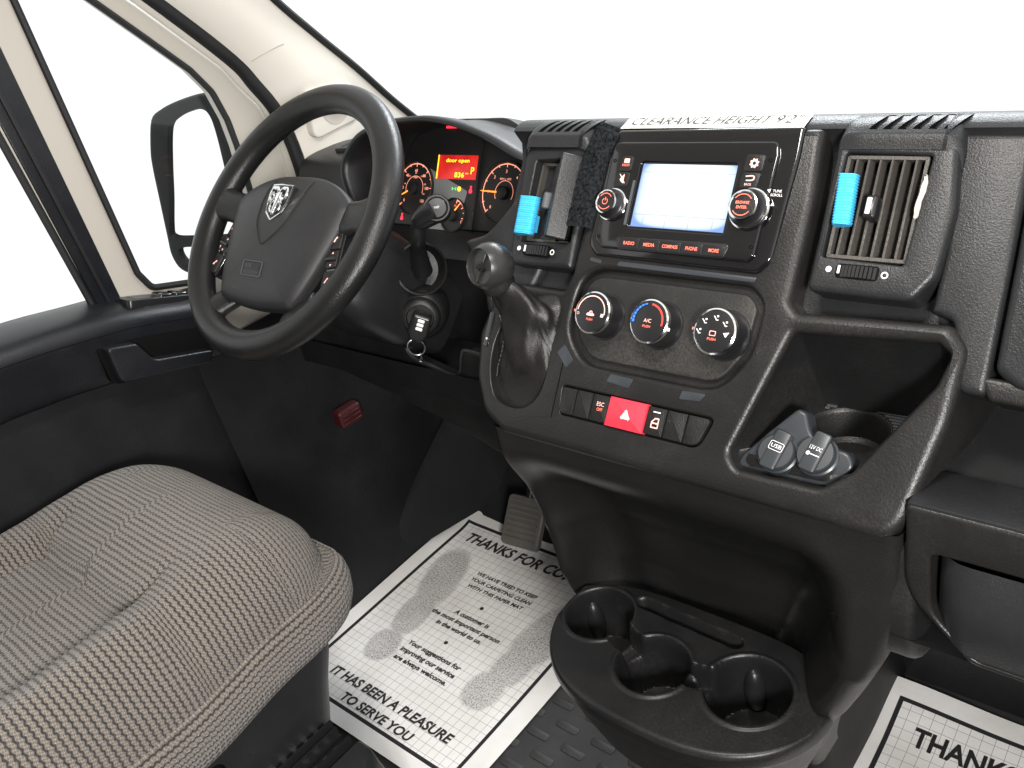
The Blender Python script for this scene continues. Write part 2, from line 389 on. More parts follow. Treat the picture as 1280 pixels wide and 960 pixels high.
def text_obj(s, fr, a, b, h, mat, parent, name='lettering', **kw):
    mb = MB(); text_add(mb, s, fr, a, b, h, **kw); return mb.build(name, mat, parent, smooth=0)
def smst(a, b, x):
    t = min(max((x-a)/(b-a), 0.0), 1.0); return t*t*(3-2*t)
mm = lambda pts: [(a/1000, b/1000) for a, b in pts]
# ------------------------------------------------------------------ floor
FL = MB(); FL.grid([[(x, y, 0.0) for x in (-1.0, -0.5, 0.0, 0.5, 1.1)] for y in (-1.6, -0.8, 0.0, 0.42)])
floor = FL.build('floor', 'rubber_floor', None, smooth=0); floor['kind'] = 'structure'
stud_me = None
for j in range(10):
    y = 0.05-0.0342*j
    for i in range(14):
        x = -0.51+0.0705*i+(0.0355 if j % 2 else 0.0)
        if x < -0.37+(y < -0.24)*-0.2 or (x > 0.05): continue
        if stud_me is None:
            fr = Fr((0, 0, 0), (1, 0, 0), (0, 1, 0), (0, 0, 1)); m = MB(); m.prism(fr, rrect(-0.022, 0.022, -0.0075, 0.0075, 0.0075, 4), -0.001, 0.0022, 0.0014, 2)
            st = m.build('tread_stud', 'rubber_floor', floor, origin=(0, 0, 0)); stud_me = st.data; place(st, Vector((x, y, 0)), floor)
        else:
            st = bpy.data.objects.new('tread_stud', stud_me); COL.objects.link(st); place(st, Vector((x, y, 0)), floor)

# ------------------------------------------------------------------ dashboard
FA = Fr((0, 0.019, 0.934), (1, 0, 0), (0, -0.602, -0.798), (0, -0.798, 0.602))      # the sloping front face: a right, b down the slope, c out
dash = thing('dashboard', 'black moulded van dashboard with sloping center stack, vents and glovebox', 'dashboard', (0.0, 0.15, 0.55))
# shell: one section swept from the cluster to the passenger end
def sweep(xs, prof): 
    m = MB(); m.grid([[Vector((x, y, z)) for y, z in prof] for x in xs]); return m
fyz = lambda b, c: tuple(FA.p(0, b, c))[1:]
top = [(0.030, 0.9392), (0.041, 0.9418), (0.055, 0.9405), (0.08, 0.932), (0.15, 0.902), (0.30, 0.845), (0.55, 0.75)]
sweep([-0.25+0.03*i for i in range(30)], [fyz(0.165, -0.03), fyz(0.02, -0.03), fyz(0.002, -0.022), fyz(-0.006, -0.004)]+cat(top, 4, False)).build('dash_shell', 'plastic_dash', dash, smooth=50)
BIN = rpoly(mm([(136, 178), (256, 170), (268, 178), (262, 204), (212, 288), (190, 306), (112, 308), (102, 296), (112, 262)]), [.006, .006, .006, .02, .03, .012, .012, .01, .05], 5)
HV = rpoly(mm([(-106, 142), (88, 142), (104, 158), (101, 205), (78, 243), (-78, 243), (-109, 212)]), [.034, .03, .02, .05, .04, .04, .05], 7)
BAR = rpoly(mm([(-99, 268), (82, 268), (71, 299.5), (-95, 299.5)]), [.006, .006, .014, .006], 5)
BOOT = cat(mm([(-128, 214), (-124, 245), (-128, 285), (-150, 304), (-185, 300), (-203, 270), (-205, 232), (-188, 196), (-160, 184), (-136, 192)]), 4)
stack_out = rpoly(mm([(-117, -7), (124, -7), (129, 60), (127, 150), (136, 160), (264, 154), (279, 172), (278, 230), (262, 318), (250, 334), (-168, 334), (-202, 318), (-224, 280), (-233, 230), (-222, 186), (-200, 168), (-126, 168), (-121, 150)]),
                  [.004, .006, .03, .008, .006, .014, .02, .08, .05, .03, .02, .03, .03, .03, .03, .012, .004, .004], 5)
m = MB(); m.panel(FA, stack_out, [(HV, -0.010, 0.006, True), (BAR, -0.006, 0.0015, True), (BIN, -0.008, 0.0075, False), (BOOT, -0.03, 0.002, True)], -0.14, 0.0, 0.009)
stack = m.build('center_stack', 'plastic_stack', dash, smooth=32)
# bin: walls run down to a level floor with a cup well
binfl = []
for a, b in BIN:
    t = (b-0.170)/0.136; binfl.append((0.188+(a-0.188)*0.90, -0.040+t*(-0.150+0.040), 0.692))
m = MB(); m.loft([[FA.p(a, b, -0.007) for a, b in BIN], [FA.p(a, b, -0.016) for a, b in inset(BIN, 0.001)], binfl], False, False)
m.build('storage_bin', 'plastic_black', dash)
m = MB(); fz = Fr((0, 0, 0.692), (1, 0, 0), (0, 1, 0), (0, 0, 1)); CUP = circ(0.178, -0.080, 0.036, 40)
m.fill(fz, [[(x, y) for x, y, z in binfl], inset(CUP, -0.002)], 0.0); m.lathe(fz.at(0.178, -0.080), [(0.038, 0.0), (0.0365, -0.0015), (0.0355, -0.004), (0.034, -0.03), (0.030, -0.034), (0.0, -0.034)], 40)
bf = m.build('bin_floor', 'plastic_black', dash)
for k in range(9):
    y = -0.043-0.0045*k; dx = sqrt(max(0.0395**2-(y+0.080)**2, 0)) if abs(y+0.080) < 0.0395 else 0
    for x0, x1 in ((0.146, 0.178-dx), (0.178+dx, 0.238)):
        if x1-x0 > 0.004: m = MB(); m.box(fz, x0, x1, y-0.0012, y+0.0012, 0.0003, 0.0016); m.build('anti_slip_rib', 'plastic_grey', bf, smooth=0)
for i in range(5):
    for j in range(4):
        x = 0.164+0.007*i; y = -0.090+0.007*j; m = MB(); m.lathe(fz.at(x, y, -0.034), [(0.0016, 0), (0.0012, 0.0008), (0, 0.001)], 8); m.build('grip_dot', 'plastic_worn', bf)
# socket bracket with two capped outlets
sb = Fr(FA.p(0, 0, -0.014), FA.ex, FA.ey, FA.en)
m = MB(); m.prism(sb, rpoly(mm([(106, 306), (108, 296), (128, 270), (151, 243), (159, 246), (166, 262), (178, 270), (203, 272), (210, 284), (192, 305)]), [.004, .01, .02, .006, .004, .02, .02, .01, .008, .006]), -0.02, 0.0, 0.003)
m.build('socket_bracket', 'socket_cap', dash)
for (a, b, t1) in ((143, 287, 'USB'), (178, 281, '12V DC')):
    f2 = Fr(sb.p(a/1000, b/1000, 0.001), (1, 0, 0), (0, -0.80, -0.60), (0, -0.60, 0.80)).rot(radians(-4)); m = MB()
    m.lathe(f2, [(0.0185, -0.006), (0.0185, 0.002), (0.0168, 0.003), (0.0165, 0.007), (0.0155, 0.0085), (0.0, 0.0088)], 40); cap = m.build('socket_cap', 'socket_cap', dash)
    f3 = f2.rot(radians(14)); m = MB(); m.prism(f3, rrect(-0.0075, 0.0075, -0.0195, 0.0175, 0.003), 0.006, 0.0112, 0.0015); m.build('pull_tab', 'socket_cap', cap)
    text_obj(t1, f3, 0, -0.002, 0.0036, 'print_white', cap, c=0.0116, up=-1, w=0.010 if t1 == 'USB' else 0.0115)
    m = MB()
    if t1 == 'USB':
        lo = rrect(-0.0068, 0.0068, -0.0078, 0.0005, 0.002); li = inset(lo, 0.0005); m.fill(f3, [lo, li], 0.0116)
    else:
        m.box(f3, -0.004, 0.006, 0.002, 0.0028, 0.0113, 0.0116); m.fill(f3, [circ(-0.0045, 0.0024, 0.0018, 14)], 0.0116)
    m.build('printed_mark', 'print_white', cap, smooth=0)
# worn-edge highlights painted as lighter patches on the radio surround and below the climate panel
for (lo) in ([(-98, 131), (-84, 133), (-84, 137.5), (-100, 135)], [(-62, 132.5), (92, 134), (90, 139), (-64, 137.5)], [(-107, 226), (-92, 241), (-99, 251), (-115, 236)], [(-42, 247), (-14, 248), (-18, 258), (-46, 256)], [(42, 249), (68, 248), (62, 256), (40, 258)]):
    m = MB(); m.prism(FA, rpoly(mm(lo), 0.002), -0.002, 0.0008, 0.0006, 2); m.build('worn_edge_highlight', 'plastic_highlight', stack)
# seam of the shifter panel
m = MB(); m.box(FA, -0.1052, -0.1040, 0.246, 0.305, -0.002, 0.0003); m.build('panel_seam', 'deep_black', stack, smooth=0)

def vent_pod(outer, rad, hole, name, c1):
    m = MB(); m.panel(FA, rpoly(mm(outer), rad, 6), [(rpoly(mm(hole), 0.003), -0.045, 0.0025, True)], -0.06, c1, 0.006); return m.build(name, 'plastic_dash', dash)
vent_pod([(140, 6), (240, 7), (248, 60), (245, 118), (230, 141), (141, 141)], [.004, .01, .06, .02, .014, .008], [(150, 17), (222, 19), (218, 112), (148, 110)], 'vent_pod', 0.003)
vent_pod([(-224, 10), (-128, 8), (-124, 146), (-214, 148)], [.01, .004, .006, .012], [(-204, 28), (-137, 24), (-133, 118), (-202, 121)], 'vent_pod', -0.002)
# pod crowns: the pod rolls over the top edge, with skewed demister slots cut through
for (x0, x1, xs0) in ((0.1395, 0.244, 0.163), (-0.222, -0.1285, -0.208)):
    pr = cat([tuple(FA.p(0, 0.0150, 0.0040))[1:], tuple(FA.p(0, 0.004, 0.0055))[1:], (0.0165, 0.9372), (0.0260, 0.9412), (0.0380, 0.9428), (0.0500, 0.9405), (0.0640, 0.9330)], 5, False)
    NP = len(pr); cols = [(x0, 0.014), (x0+0.0012, 0.0075), (x0+0.004, 0.0025), (x0+0.009, 0.0)]; slots = []
    for k in range(6): slots.append((xs0+0.0122*k, xs0+0.0122*k+0.0070))
    for a, b_ in slots: cols += [(a, 0.0), (b_, 0.0)]
    cols += [(x1-0.016, 0.0), (x1-0.008, 0.0025), (x1-0.003, 0.0085), (x1, 0.018)]
    sk = lambda j: 0.010*smst(8, 22, j)
    rows = [[Vector((x+(sk(j) if 3 < i < 3+13 else 0.0), pr[j][0], pr[j][1]-dz)) for i, (x, dz) in enumerate(cols)] for j in range(NP)]
    nC = len(cols); m = MB(); vs = [p for r in rows for p in r]; fs = []; slot_cells = {}
    for j in range(NP-1):
        for i in range(nC-1):
            c = (i-4); isl = c >= 0 and c % 2 == 0 and c < 12
            if isl and 11 <= j < 22: continue
            fs.append([j*nC+i, j*nC+i+1, (j+1)*nC+i+1, (j+1)*nC+i])
    m.add(vs, fs); cr = m.build('vent_pod_crown', 'plastic_dash', dash, smooth=60)
    for k in range(6):
        i = 4+2*k; q = [rows[11][i], rows[11][i+1], rows[16][i+1], rows[22][i+1], rows[22][i], rows[16][i]]; d_ = Vector((0, 0.002, -0.006))
        m = MB(); m.loft([q, [p+d_ for p in q]], False, True); m.build('demister_slot', 'deep_black', cr, smooth=0)
# passenger side: strip beside the vent, then the upper lid beyond the seam
m = MB(); m.panel(FA, rpoly(mm([(236, -4), (291, -4), (294, 80), (297, 206), (276, 206), (262, 150), (244, 145), (244, 100)]), [.004, .004, .0, .006, .01, .01, .0, .0]), [], -0.05, -0.008, 0.006); m.build('dash_strip', 'plastic_dash', dash)
m = MB(); m.panel(FA, rpoly(mm([(293.5, 4), (640, 0), (640, 196), (318, 196), (300, 186), (297, 90)]), [.012, .0, .0, .014, .012, .0]), [], -0.05, -0.004, 0.007); m.build('upper_lid', 'plastic_dash', dash)
m = MB(); m.panel(FA, rpoly(mm([(286, 190), (640, 196), (640, 213), (300, 209)]), [.006, .0, .0, .006]), [], -0.06, -0.010, 0.004); m.build('lid_trim', 'plastic_stack', dash)
# open shelf below the lid
W = Fr((0, 0, 0), (1, 0, 0), (0, 1, 0), (0, 0, 1))
m = MB(); m.grid([[(x, y, z) for y, z in [(-0.150, 0.690), (-0.10, 0.688), (0.10, 0.690), (0.13, 0.70), (0.14, 0.73), (0.13, 0.82)]] for x in (0.255, 0.45, 0.66)]); m.build('shelf', 'carpet_dark', dash)
# glovebox
GB = Fr((0, -0.170, 0.699), (1, 0, 0), (0, -0.10, -0.995), (0, -0.995, 0.10))
m = MB(); m.panel(GB, rpoly([(0.262, 0.0), (0.66, 0.0), (0.66, 0.138), (0.318, 0.138), (0.264, 0.085)], [.006, 0, 0, .02, .05], 6), [(rpoly([(0.283, 0.040), (0.70, 0.040), (0.70, 0.132), (0.322, 0.132), (0.286, 0.098)], [.008, 0, 0, .02, .03], 6), -0.03, 0.003, True)], -0.06, 0.0, 0.005)
gf = m.build('glovebox_frame', 'plastic_stack', dash)
m = MB(); m.box(GB, 0.263, 0.66, -0.0015, 0.004, -0.06, -0.002); m.build('top_lip', 'plastic_dash', dash, bevel=0.002)
gl_rows = []
for i in range(25):
    x = 0.2865+0.40*(i/24)**1.5; row = []
    for j in range(13):
        t = j/12; e = min(1, (x-0.2865)/0.02); b0 = 0.0435; b1 = 0.1310-0.030*(1-min(1, (x-0.2865)/0.036))**2
        row.append(GB.p(x, b0+(b1-b0)*t, -0.006+0.014*sin(pi*min(t*0.75+0.12, 1))*sqrt(e)-0.012*(1-sqrt(e))))
    gl_rows.append(row)
m = MB(); m.grid(gl_rows); m.build('glovebox_lid', 'plastic_dash', dash, smooth=60)
m = MB(); m.grid([[(x, y, z) for y, z in [(-0.178, 0.560), (-0.15, 0.545), (0.06, 0.50), (0.25, 0.42), (0.36, 0.25), (0.40, 0.0)]] for x in (0.20, 0.45, 0.70)]); m.build('passenger_bulkhead', 'plastic_footwell', dash)

# ------------------------------------------------------------------ lower console: front skin with a deep hollow above the cup tray
def lerp_tab(t, x):
    for (a, u), (b, v) in zip(t, t[1:]):
        if x >= b: return u+(v-u)*(x-a)/(b-a)
    return t[-1][1]
XL = [(0.67, -0.196), (0.60, -0.194), (0.50, -0.186), (0.40, -0.176), (0.30, -0.165), (0.16, -0.150)]
XR = [(0.67, 0.262), (0.62, 0.262), (0.57, 0.258), (0.52, 0.246), (0.46, 0.222), (0.40, 0.196), (0.34, 0.168), (0.26, 0.145), (0.16, 0.120)]
YE = [(0.67, -0.172), (0.60, -0.178), (0.50, -0.192), (0.42, -0.176), (0.36, -0.150), (0.28, -0.130), (0.16, -0.06)]
rows = []
NZ, NX = 84, 90
for j in range(NZ+1):
    z = 0.664-(0.664-0.16)*j/NZ; row = []
    x0, x1, ye = lerp_tab(XL, z), lerp_tab(XR, z), lerp_tab(YE, z)
    row.append(Vector((x0+0.03, 0.16, z))); row.append(Vector((x0+0.012, 0.02, z)))
    for i in range(NX+1):
        a = i/NX; x = x0+(x1-x0)*a
        # hollow: superellipse opening in (x, z), left side open to the edge
        xo = min(0.214, x1-0.028); zt = 0.640-0.004*sin(x*6)
        cornr = 0.060; dx = xo-x; dz = zt-z
        d = min(dx, dz) if (dx > cornr or dz > cornr) else cornr-sqrt(max(cornr-dx, 0)**2+max(cornr-dz, 0)**2)
        hol = smst(-0.006, 0.085, d)**0.85*smst(0.17, 0.25, z)
        hol *= (1-0.55*smst(-0.10, x0, x)**1.6)*(0.90+0.10*smst(0.375, 0.45, z))
        yl = ye-(0.024*smst(0.52, 0.42, z)+0.006*smst(0.42, 0.36, z))*smst(0.16, -0.06, x)
        y = yl+0.134*hol*(0.10+0.90*smst(0.66, 0.43, z)**0.75)
        e = 0.014; edx = min(x-x0, x1-x)
        y += (e-sqrt(max(e*e-(e-min(edx, e))**2, 0)))
        row.append(Vector((x, y, z)))
    row.append(Vector((x1+0.001, ye+0.05, z))); row.append(Vector((x1-0.004, -0.02, z))); row.append(Vector((x1-0.05, 0.20, z-0.02)))
    rows.append(row)
m = MB(); m.grid(rows); con = m.build('lower_console', 'plastic_console', dash, smooth=60)
m = MB(); m.loft([[Vector((x, y, z)) for x, y in rrect(-0.13-0.02*k, 0.10+0.02*k, -0.02-0.03*k, 0.35, 0.03)] for k, z in ((1, 0.30), (0, 0.12), (0.3, 0.0))], False, False); m.build('console_foot', 'plastic_footwell', dash)
# side gusset of the console beside the glovebox
SG = Fr((0.272, 0, 0), (0, 1, 0), (0, 0, 1), (1, 0, 0))
m = MB(); m.prism(SG, cat([(-0.150, 0.665), (-0.172, 0.62), (-0.178, 0.565), (-0.165, 0.525), (-0.12, 0.505), (-0.02, 0.52), (0.02, 0.60), (-0.04, 0.665)], 5), -0.03, 0.0, 0.008, 4); m.build('console_gusset', 'plastic_black', dash)

# cup tray: height field inside a D-shaped outline
def sd_c(x, y, cx, cy, r): return sqrt((x-cx)**2+(y-cy)**2)-r
def sd_seg(x, y, ax, ay, bx, by, r):
    px, py, dx, dy = x-ax, y-ay, bx-ax, by-ay; t = min(max((px*dx+py*dy)/(dx*dx+dy*dy), 0), 1); return sqrt((px-dx*t)**2+(py-dy*t)**2)-r
cups = [(-0.104, -0.157, 0.041), (-0.004, -0.194, 0.041), (0.102, -0.175, 0.045)]
def smin(a, b, k): h = max(k-abs(a-b), 0)/k; return min(a, b)-h*h*k/4
def tray_z(x, y):
    d = 1
    for cx, cy, r in cups: d = smin(d, sd_c(x, y, cx, cy, r), 0.012)
    ch = min(sd_seg(x, y, *cups[0][:2], *cups[1][:2], 0.016), sd_seg(x, y, *cups[1][:2], *cups[2][:2], 0.016))
    sl = sd_seg(x, y, -0.066, -0.117, 0.060, -0.122, 0.0085)
    z = 0.402
    z -= 0.075*smst(0.001, -0.006, d)
    if d > -0.004: z -= 0.030*smst(0.001, -0.006, ch)*(1-smst(0.001, -0.006, d))
    z -= 0.022*smst(0.001, -0.005, sl)
    rim = smst(0.0075, 0.0055, d)*smst(0.0005, 0.0025, d); z += 0.0018*rim
    # finger pads bulging into the wells
    for (bx, by) in ((-0.142, -0.120), (-0.083, -0.128), (0.012, -0.162), (0.060, -0.140)):
        q = sd_c(x, y, bx, by, 0.0); z += 0.0
    return z
X0, X1 = -0.172, 0.182
def yb(x): return -0.096-0.035*((x-XC)/XH)**4
XC, XH = 0.017, 0.170
def yf(x): t = (x-XC)/XH; return -0.160-0.118*sqrt(max(1-abs(t)**2.6, 0))
rows = []; NX, NY = 180, 110
for i in range(NX+1):
    t = -cos(pi*i/NX); x = XC+XH*(0.45*t+0.55*(2*i/NX-1)); row = []
    y0, y1 = yf(x), yb(x); dn = []
    for j in range(NY+1):
        y = y0+(y1-y0)*j/NY; ex = min(y-y0, XH-abs(x-XC)); rr = 0.007
        zz = tray_z(x, y)-(rr-sqrt(max(rr*rr-(rr-min(ex, rr))**2, 0)))
        row.append(Vector((x, y, zz)))
    rows.append(row)
m = MB(); m.grid(rows); tray = m.build('cup_tray', 'tray_plastic', dash, smooth=48)
# tray skirt
def skirt(z, k): 
    pts = []
    for i in range(61):
        t = -1+2*i/60; x = XC+XH*sin(t*pi/2)*k; y = -0.135+(yf(XC+XH*sin(t*pi/2))+0.135)*k; pts.append(Vector((x, y, z)))
    return pts
m = MB(); m.grid([skirt(z, k) for z, k in ((0.396, 1.0), (0.386, 1.004), (0.379, 0.985), (0.376, 0.965), (0.34, 0.91), (0.29, 0.80), (0.25, 0.62), (0.22, 0.40))]); m.build('tray_skirt', 'plastic_console', dash, smooth=50)
for (bx, by, cx, cy) in ((-0.138, -0.132, 0, 0), (-0.070, -0.132, 0, 0), (0.032, -0.172, 0, 0), (0.086, -0.134, 0, 0)):
    m = MB(); m.lathe(Fr((bx, by, 0.321), (1, 0, 0), (0, 1, 0), (0, 0, 1)), [(0.0135*cos(q), 0.031+0.033*sin(q)) for q in [-pi/2+pi*k/14 for k in range(15)]], 24); m.build('cup_grip_pad', 'tray_plastic', tray)
# ------------------------------------------------------------------ air vents
def air_vent(x0, x1, s0, s1, n, tilt, label, depth0, wheel_s):
    o = thing('air_vent', label, 'air vent', FA.p((x0+x1)/2, s1, -0.03), 'dashboard air vents')
    m = MB(); lo = rrect(x0+0.0006, x1-0.0006, s0+0.0006, s1-0.0006, 0.002); li = inset(lo, 0.003)
    m.loft([[FA.p(a, b, -0.030) for a, b in lo], [FA.p(a, b, depth0) for a, b in lo], [FA.p(a, b, depth0) for a, b in li], [FA.p(a, b, -0.030) for a, b in li]], False, False); m.build('vent_frame', 'plastic_worn', o, smooth=0)
    m = MB(); m.box(FA, x0+0.001, x1-0.001, s0+0.001, s1-0.001, -0.0445, -0.042); m.build('vent_duct', 'deep_black', o, smooth=0)
    for k in range(5):
        b = s0+(s1-s0)*(k+0.7)/5.4; m = MB(); m.box(FA, x0+0.003, x1-0.003, b-0.0008, b+0.0008, -0.041, -0.026); m.build('rear_slat', 'satin_black', o, smooth=0)
    for k in range(n):
        a = x0+(x1-x0)*(k+1)/(n+1); f2 = Fr(FA.p(a, 0, depth0-0.009), FA.ex*cos(tilt)+FA.en*sin(tilt), FA.ey, FA.en*cos(tilt)-FA.ex*sin(tilt))
        m = MB(); m.box(f2, -0.0011, 0.0011, s0+0.0025, s1-0.0025, -0.009, 0.0085); m.build('slat', 'plastic_worn' if tilt < 0.3 else 'plastic_grey', o, bevel=0.0004, seg=1)
    # thumb wheel below with closed and open marks
    if wheel_s:
        xm = (x0+x1)/2-0.003; m = MB(); m.prism(FA, rrect(xm-0.0185, xm+0.0185, wheel_s-0.006, wheel_s+0.007, 0.004), 0.0, 0.0036, 0.001); m.build('wheel_well', 'deep_black', o)
        m = MB()
        for k in range(9):
            a = xm-0.0135+0.0034*k; m.box(FA, a, a+0.0026, wheel_s-0.0045, wheel_s+0.0055, 0.0036, 0.0062-0.00016*(k-4)**2)
        m.build('thumb_wheel', 'satin_black', o, smooth=0)['kind'] = 'stuff'
        m = MB(); m.box(FA, xm-0.0165, xm-0.0145, wheel_s-0.004, wheel_s+0.003, 0.0037, 0.0045); m.build('wheel_mark', 'print_white', o, smooth=0)
        m = MB(); m.fill(FA, [circ(xm-0.0245, wheel_s, 0.0026, 20)], 0.0036); m.build('closed_mark', 'print_white', o, smooth=0)
        m = MB(); m.fill(FA, [circ(xm+0.0235, wheel_s+0.001, 0.0030, 20), circ(xm+0.0235, wheel_s+0.001, 0.0019, 20)], 0.0036); m.build('open_mark', 'print_white', o, smooth=0)
    return o
vr = air_vent(0.150, 0.2195, 0.0185, 0.110, 6, 0.10, 'tall dashboard air vent beside the upper glovebox lid with open vertical slats', -0.001, 0.1205)
m = MB(); m.prism(FA, rrect(0.178, 0.1885, 0.056, 0.076, 0.003), -0.006, 0.011, 0.003); tb = m.build('slat_tab', 'satin_black', vr)
m = MB(); m.prism(FA, rrect(0.1800, 0.1840, 0.0585, 0.0725, 0.001), 0.0105, 0.0117, 0.0004); m.build('tab_insert', 'print_white', tb)
vl = air_vent(-0.203, -0.1355, 0.0275, 0.1185, 0, 0.0, 'tall dashboard air vent next to instrument cluster, slats swung aside', -0.012, 0.130)
VD = Fr(FA.p(-0.166, 0, -0.010), FA.ex*cos(0.75)+FA.en*sin(0.75), FA.ey, FA.en*cos(0.75)-FA.ex*sin(0.75))     # the slat drum turned towards the passenger
for k in range(6):
    a = -0.020+0.0085*k; m = MB(); m.box(VD, a, a+0.0024, 0.0315, 0.1145, -0.006, 0.010); m.build('slat', 'plastic_black', vl, bevel=0.0005, seg=1)
m = MB(); m.box(VD, -0.022, 0.026, 0.030, 0.116, -0.008, -0.005); m.build('slat_carrier', 'deep_black', vl, smooth=0)
m = MB(); m.prism(VD, rpoly([(0.0265, 0.028), (0.038, 0.026), (0.038, 0.118), (0.0265, 0.117)], .003), -0.010, 0.012, 0.002); m.build('drum_wall', 'plastic_dash', vl)
m = MB(); m.prism(VD, rrect(-0.006, 0.002, 0.064, 0.083, 0.003), 0.006, 0.018, 0.003); m.build('slat_tab', 'plastic_grey', vl)
# dried glue on the outer slat
pts = cat([(0.2215, 0.036), (0.2232, 0.046), (0.2215, 0.058), (0.2212, 0.070), (0.2180, 0.072), (0.2176, 0.060), (0.2185, 0.048), (0.2198, 0.038)], 3)
m = MB(); m.prism(FA, [(a+random.uniform(-.0005, .0005), b) for a, b in pts], 0.002, 0.0058, 0.0012); tag(m.build('glue_residue', 'glue_residue', None), 'crusty off white glue strip stuck to the vent edge', 'glue')

def clip_freshener(x, s, c, w, h, ang, label):
    o = thing('air_freshener', label, 'air freshener', FA.p(x, s, c), 'blue clip air fresheners')
    f2 = FA.at(x, s, c).rot(ang); rows = []
    n = 96
    for i in range(n+1):
        t = i/n; b = -h/2+h*t; wob = 0.0005*sin(t*pi*2*17); loop = []
        for k in range(20):
            an = 2*pi*k/20; r = 1+0.0; loop.append(f2.p((w/2+wob)*cos(an)*abs(cos(an))**-0.6 if abs(cos(an)) > 1e-3 else 0, b+0.0006*sin(an*2), (0.0058+wob)*sin(an)*(abs(sin(an))**-0.5 if abs(sin(an)) > 1e-3 else 0)))
        rows.append(loop)
    m = MB(); m.loft(rows); m.build('ribbed_stick', 'blue_plastic', o, smooth=60)
    m = MB(); m.box(f2, -0.002, 0.002, -h*0.1, h*0.35, -0.02, -0.004); m.build('clip', 'blue_plastic', o, smooth=0)
clip_freshener(0.1605, 0.061, 0.008, 0.0155, 0.044, radians(-4), 'blue ribbed air freshener stick clipped to vent beside glovebox lid')
clip_freshener(-0.195, 0.093, 0.004, 0.024, 0.042, radians(-2), 'blue ribbed air freshener stick clipped to vent next to instrument cluster')

# ------------------------------------------------------------------ radio
rad = thing('car_radio', 'gloss black touchscreen car radio with two knobs and bright display', 'radio', FA.p(0, 0.13, -0.01))
R0 = 0.0
m = MB(); out = rpoly(mm([(-96, -4), (107, -6), (108, 20), (103, 118), (92, 131), (-92, 129), (-103, 118), (-101, 20)]), [.006, .004, .0, .016, .01, .01, .016, 0], 6)
scr = rrect(-0.0545, 0.0505, 0.032, 0.0965, 0.0025)
m.panel(FA, out, [], -0.01, 0.004, 0.003); m.build('surround', 'gloss_black', rad)
m = MB(); inn = rpoly(mm([(-93, 10), (87, 9), (90, 22), (87, 116), (82, 122), (-84, 121), (-94, 112), (-95, 20)]), [.012, .008, 0, .006, .004, .006, .008, 0], 6)
m.panel(FA, inn, [(inset(scr, -0.0025), 0.0052, 0.0006, True)], 0.003, 0.0075, 0.002); m.build('faceplate', 'gloss_black', rad)
vs = [FA.p(a, b, 0.0056) for a, b in ((-0.0545, 0.032), (0.0505, 0.032), (0.0505, 0.0965), (-0.0545, 0.0965))]
m = MB(); m.add(vs, [[0, 1, 2, 3]]); m.build('display', 'radio_display', rad, smooth=0, uv=[(0, 0), (1, 0), (1, 1), (0, 1)])
m = MB(); m.box(FA, -0.0615, -0.0585, 0.050, 0.096, 0.0075, 0.0079); m.build('card_slot', 'plastic_grey', rad, smooth=0)
CF = 0.0079
def pad(lo, name='button', mat='plastic_black'):
    m = MB(); m.prism(FA, lo, 0.006, 0.0088, 0.0008, 2); return m.build(name, mat, rad)
b = pad(rpoly(mm([(-80, 25), (-66.5, 25), (-66.5, 41), (-82, 41)]), .003)); text_obj('RADIO', FA, -0.0735, 0.036, 0.0026, 'legend_red', b, up=-1, c=0.0091, w=0.009)
m = MB(); m.fill(FA, [rrect(-0.0765, -0.0700, 0.028, 0.0325, 0.0006)], 0.0091); m.build('legend_icon', 'legend_pink', b, smooth=0)
b = pad(rpoly(mm([(-82, 42), (-66.5, 42), (-67, 57), (-85, 57)]), .003))
m = MB(); m.fill(FA, [[(-0.0775, 0.050), (-0.0755, 0.047), (-0.0725, 0.044), (-0.0725, 0.054), (-0.0755, 0.052)]], 0.0091); m.box(FA.at(-0.0745, 0.049).rot(0.9), -0.006, 0.006, -0.0004, 0.0004, 0.0090, 0.0092); m.build('mute_icon', 'legend_pink', b, smooth=0)['kind'] = 'stuff'
b = pad(rpoly(mm([(59, 22), (78, 22), (77.5, 38), (58.5, 38)]), .003))
gear = []
for k in range(32):
    an = 2*pi*k/32; r = 0.0047 if (k//2) % 2 else 0.0037; gear.append((0.0685+r*cos(an), 0.0305+r*sin(an)))
m = MB(); m.fill(FA, [gear, circ(0.0685, 0.0305, 0.0018, 14)], 0.0091); m.build('gear_icon', 'legend_pink', b, smooth=0)
b = pad(rpoly(mm([(58.5, 39), (77.5, 39), (75, 54), (58, 54)]), .003)); text_obj('BACK', FA, 0.0665, 0.0515, 0.0022, 'legend_pink', b, up=-1, c=0.0091, w=0.007)
m = MB(); m.tube([FA.p(a, s, 0.0091) for a, s in cat([(0.063, 0.043), (0.070, 0.0425), (0.0715, 0.0445), (0.070, 0.0465), (0.064, 0.0468)], 4, False)], 0.0006, 6); m.build('return_icon', 'legend_pink', b)
strip = MB(); strip.prism(FA, rpoly(mm([(-68, 108.5), (61.5, 107), (58, 121), (-62, 121.5)]), .004), 0.005, 0.0083, 0.001); strip = strip.build('button_strip', 'satin_black', rad)
for k, tx in enumerate(('RADIO', 'MEDIA', 'COMPASS', 'PHONE', 'MORE')):
    a0 = -0.0605+0.0240*k; m = MB(); m.prism(FA, rrect(a0, a0+0.0232, 0.1095, 0.1198, 0.001), 0.0080, 0.0092, 0.0005, 2); m.build('strip_button', 'plastic_black', strip)
    text_obj(tx, FA, a0+0.0116, 0.1163, 0.0034, 'legend_red', strip, up=-1, c=0.0095, w=0.0022*len(tx)+0.002, bold=0.01)
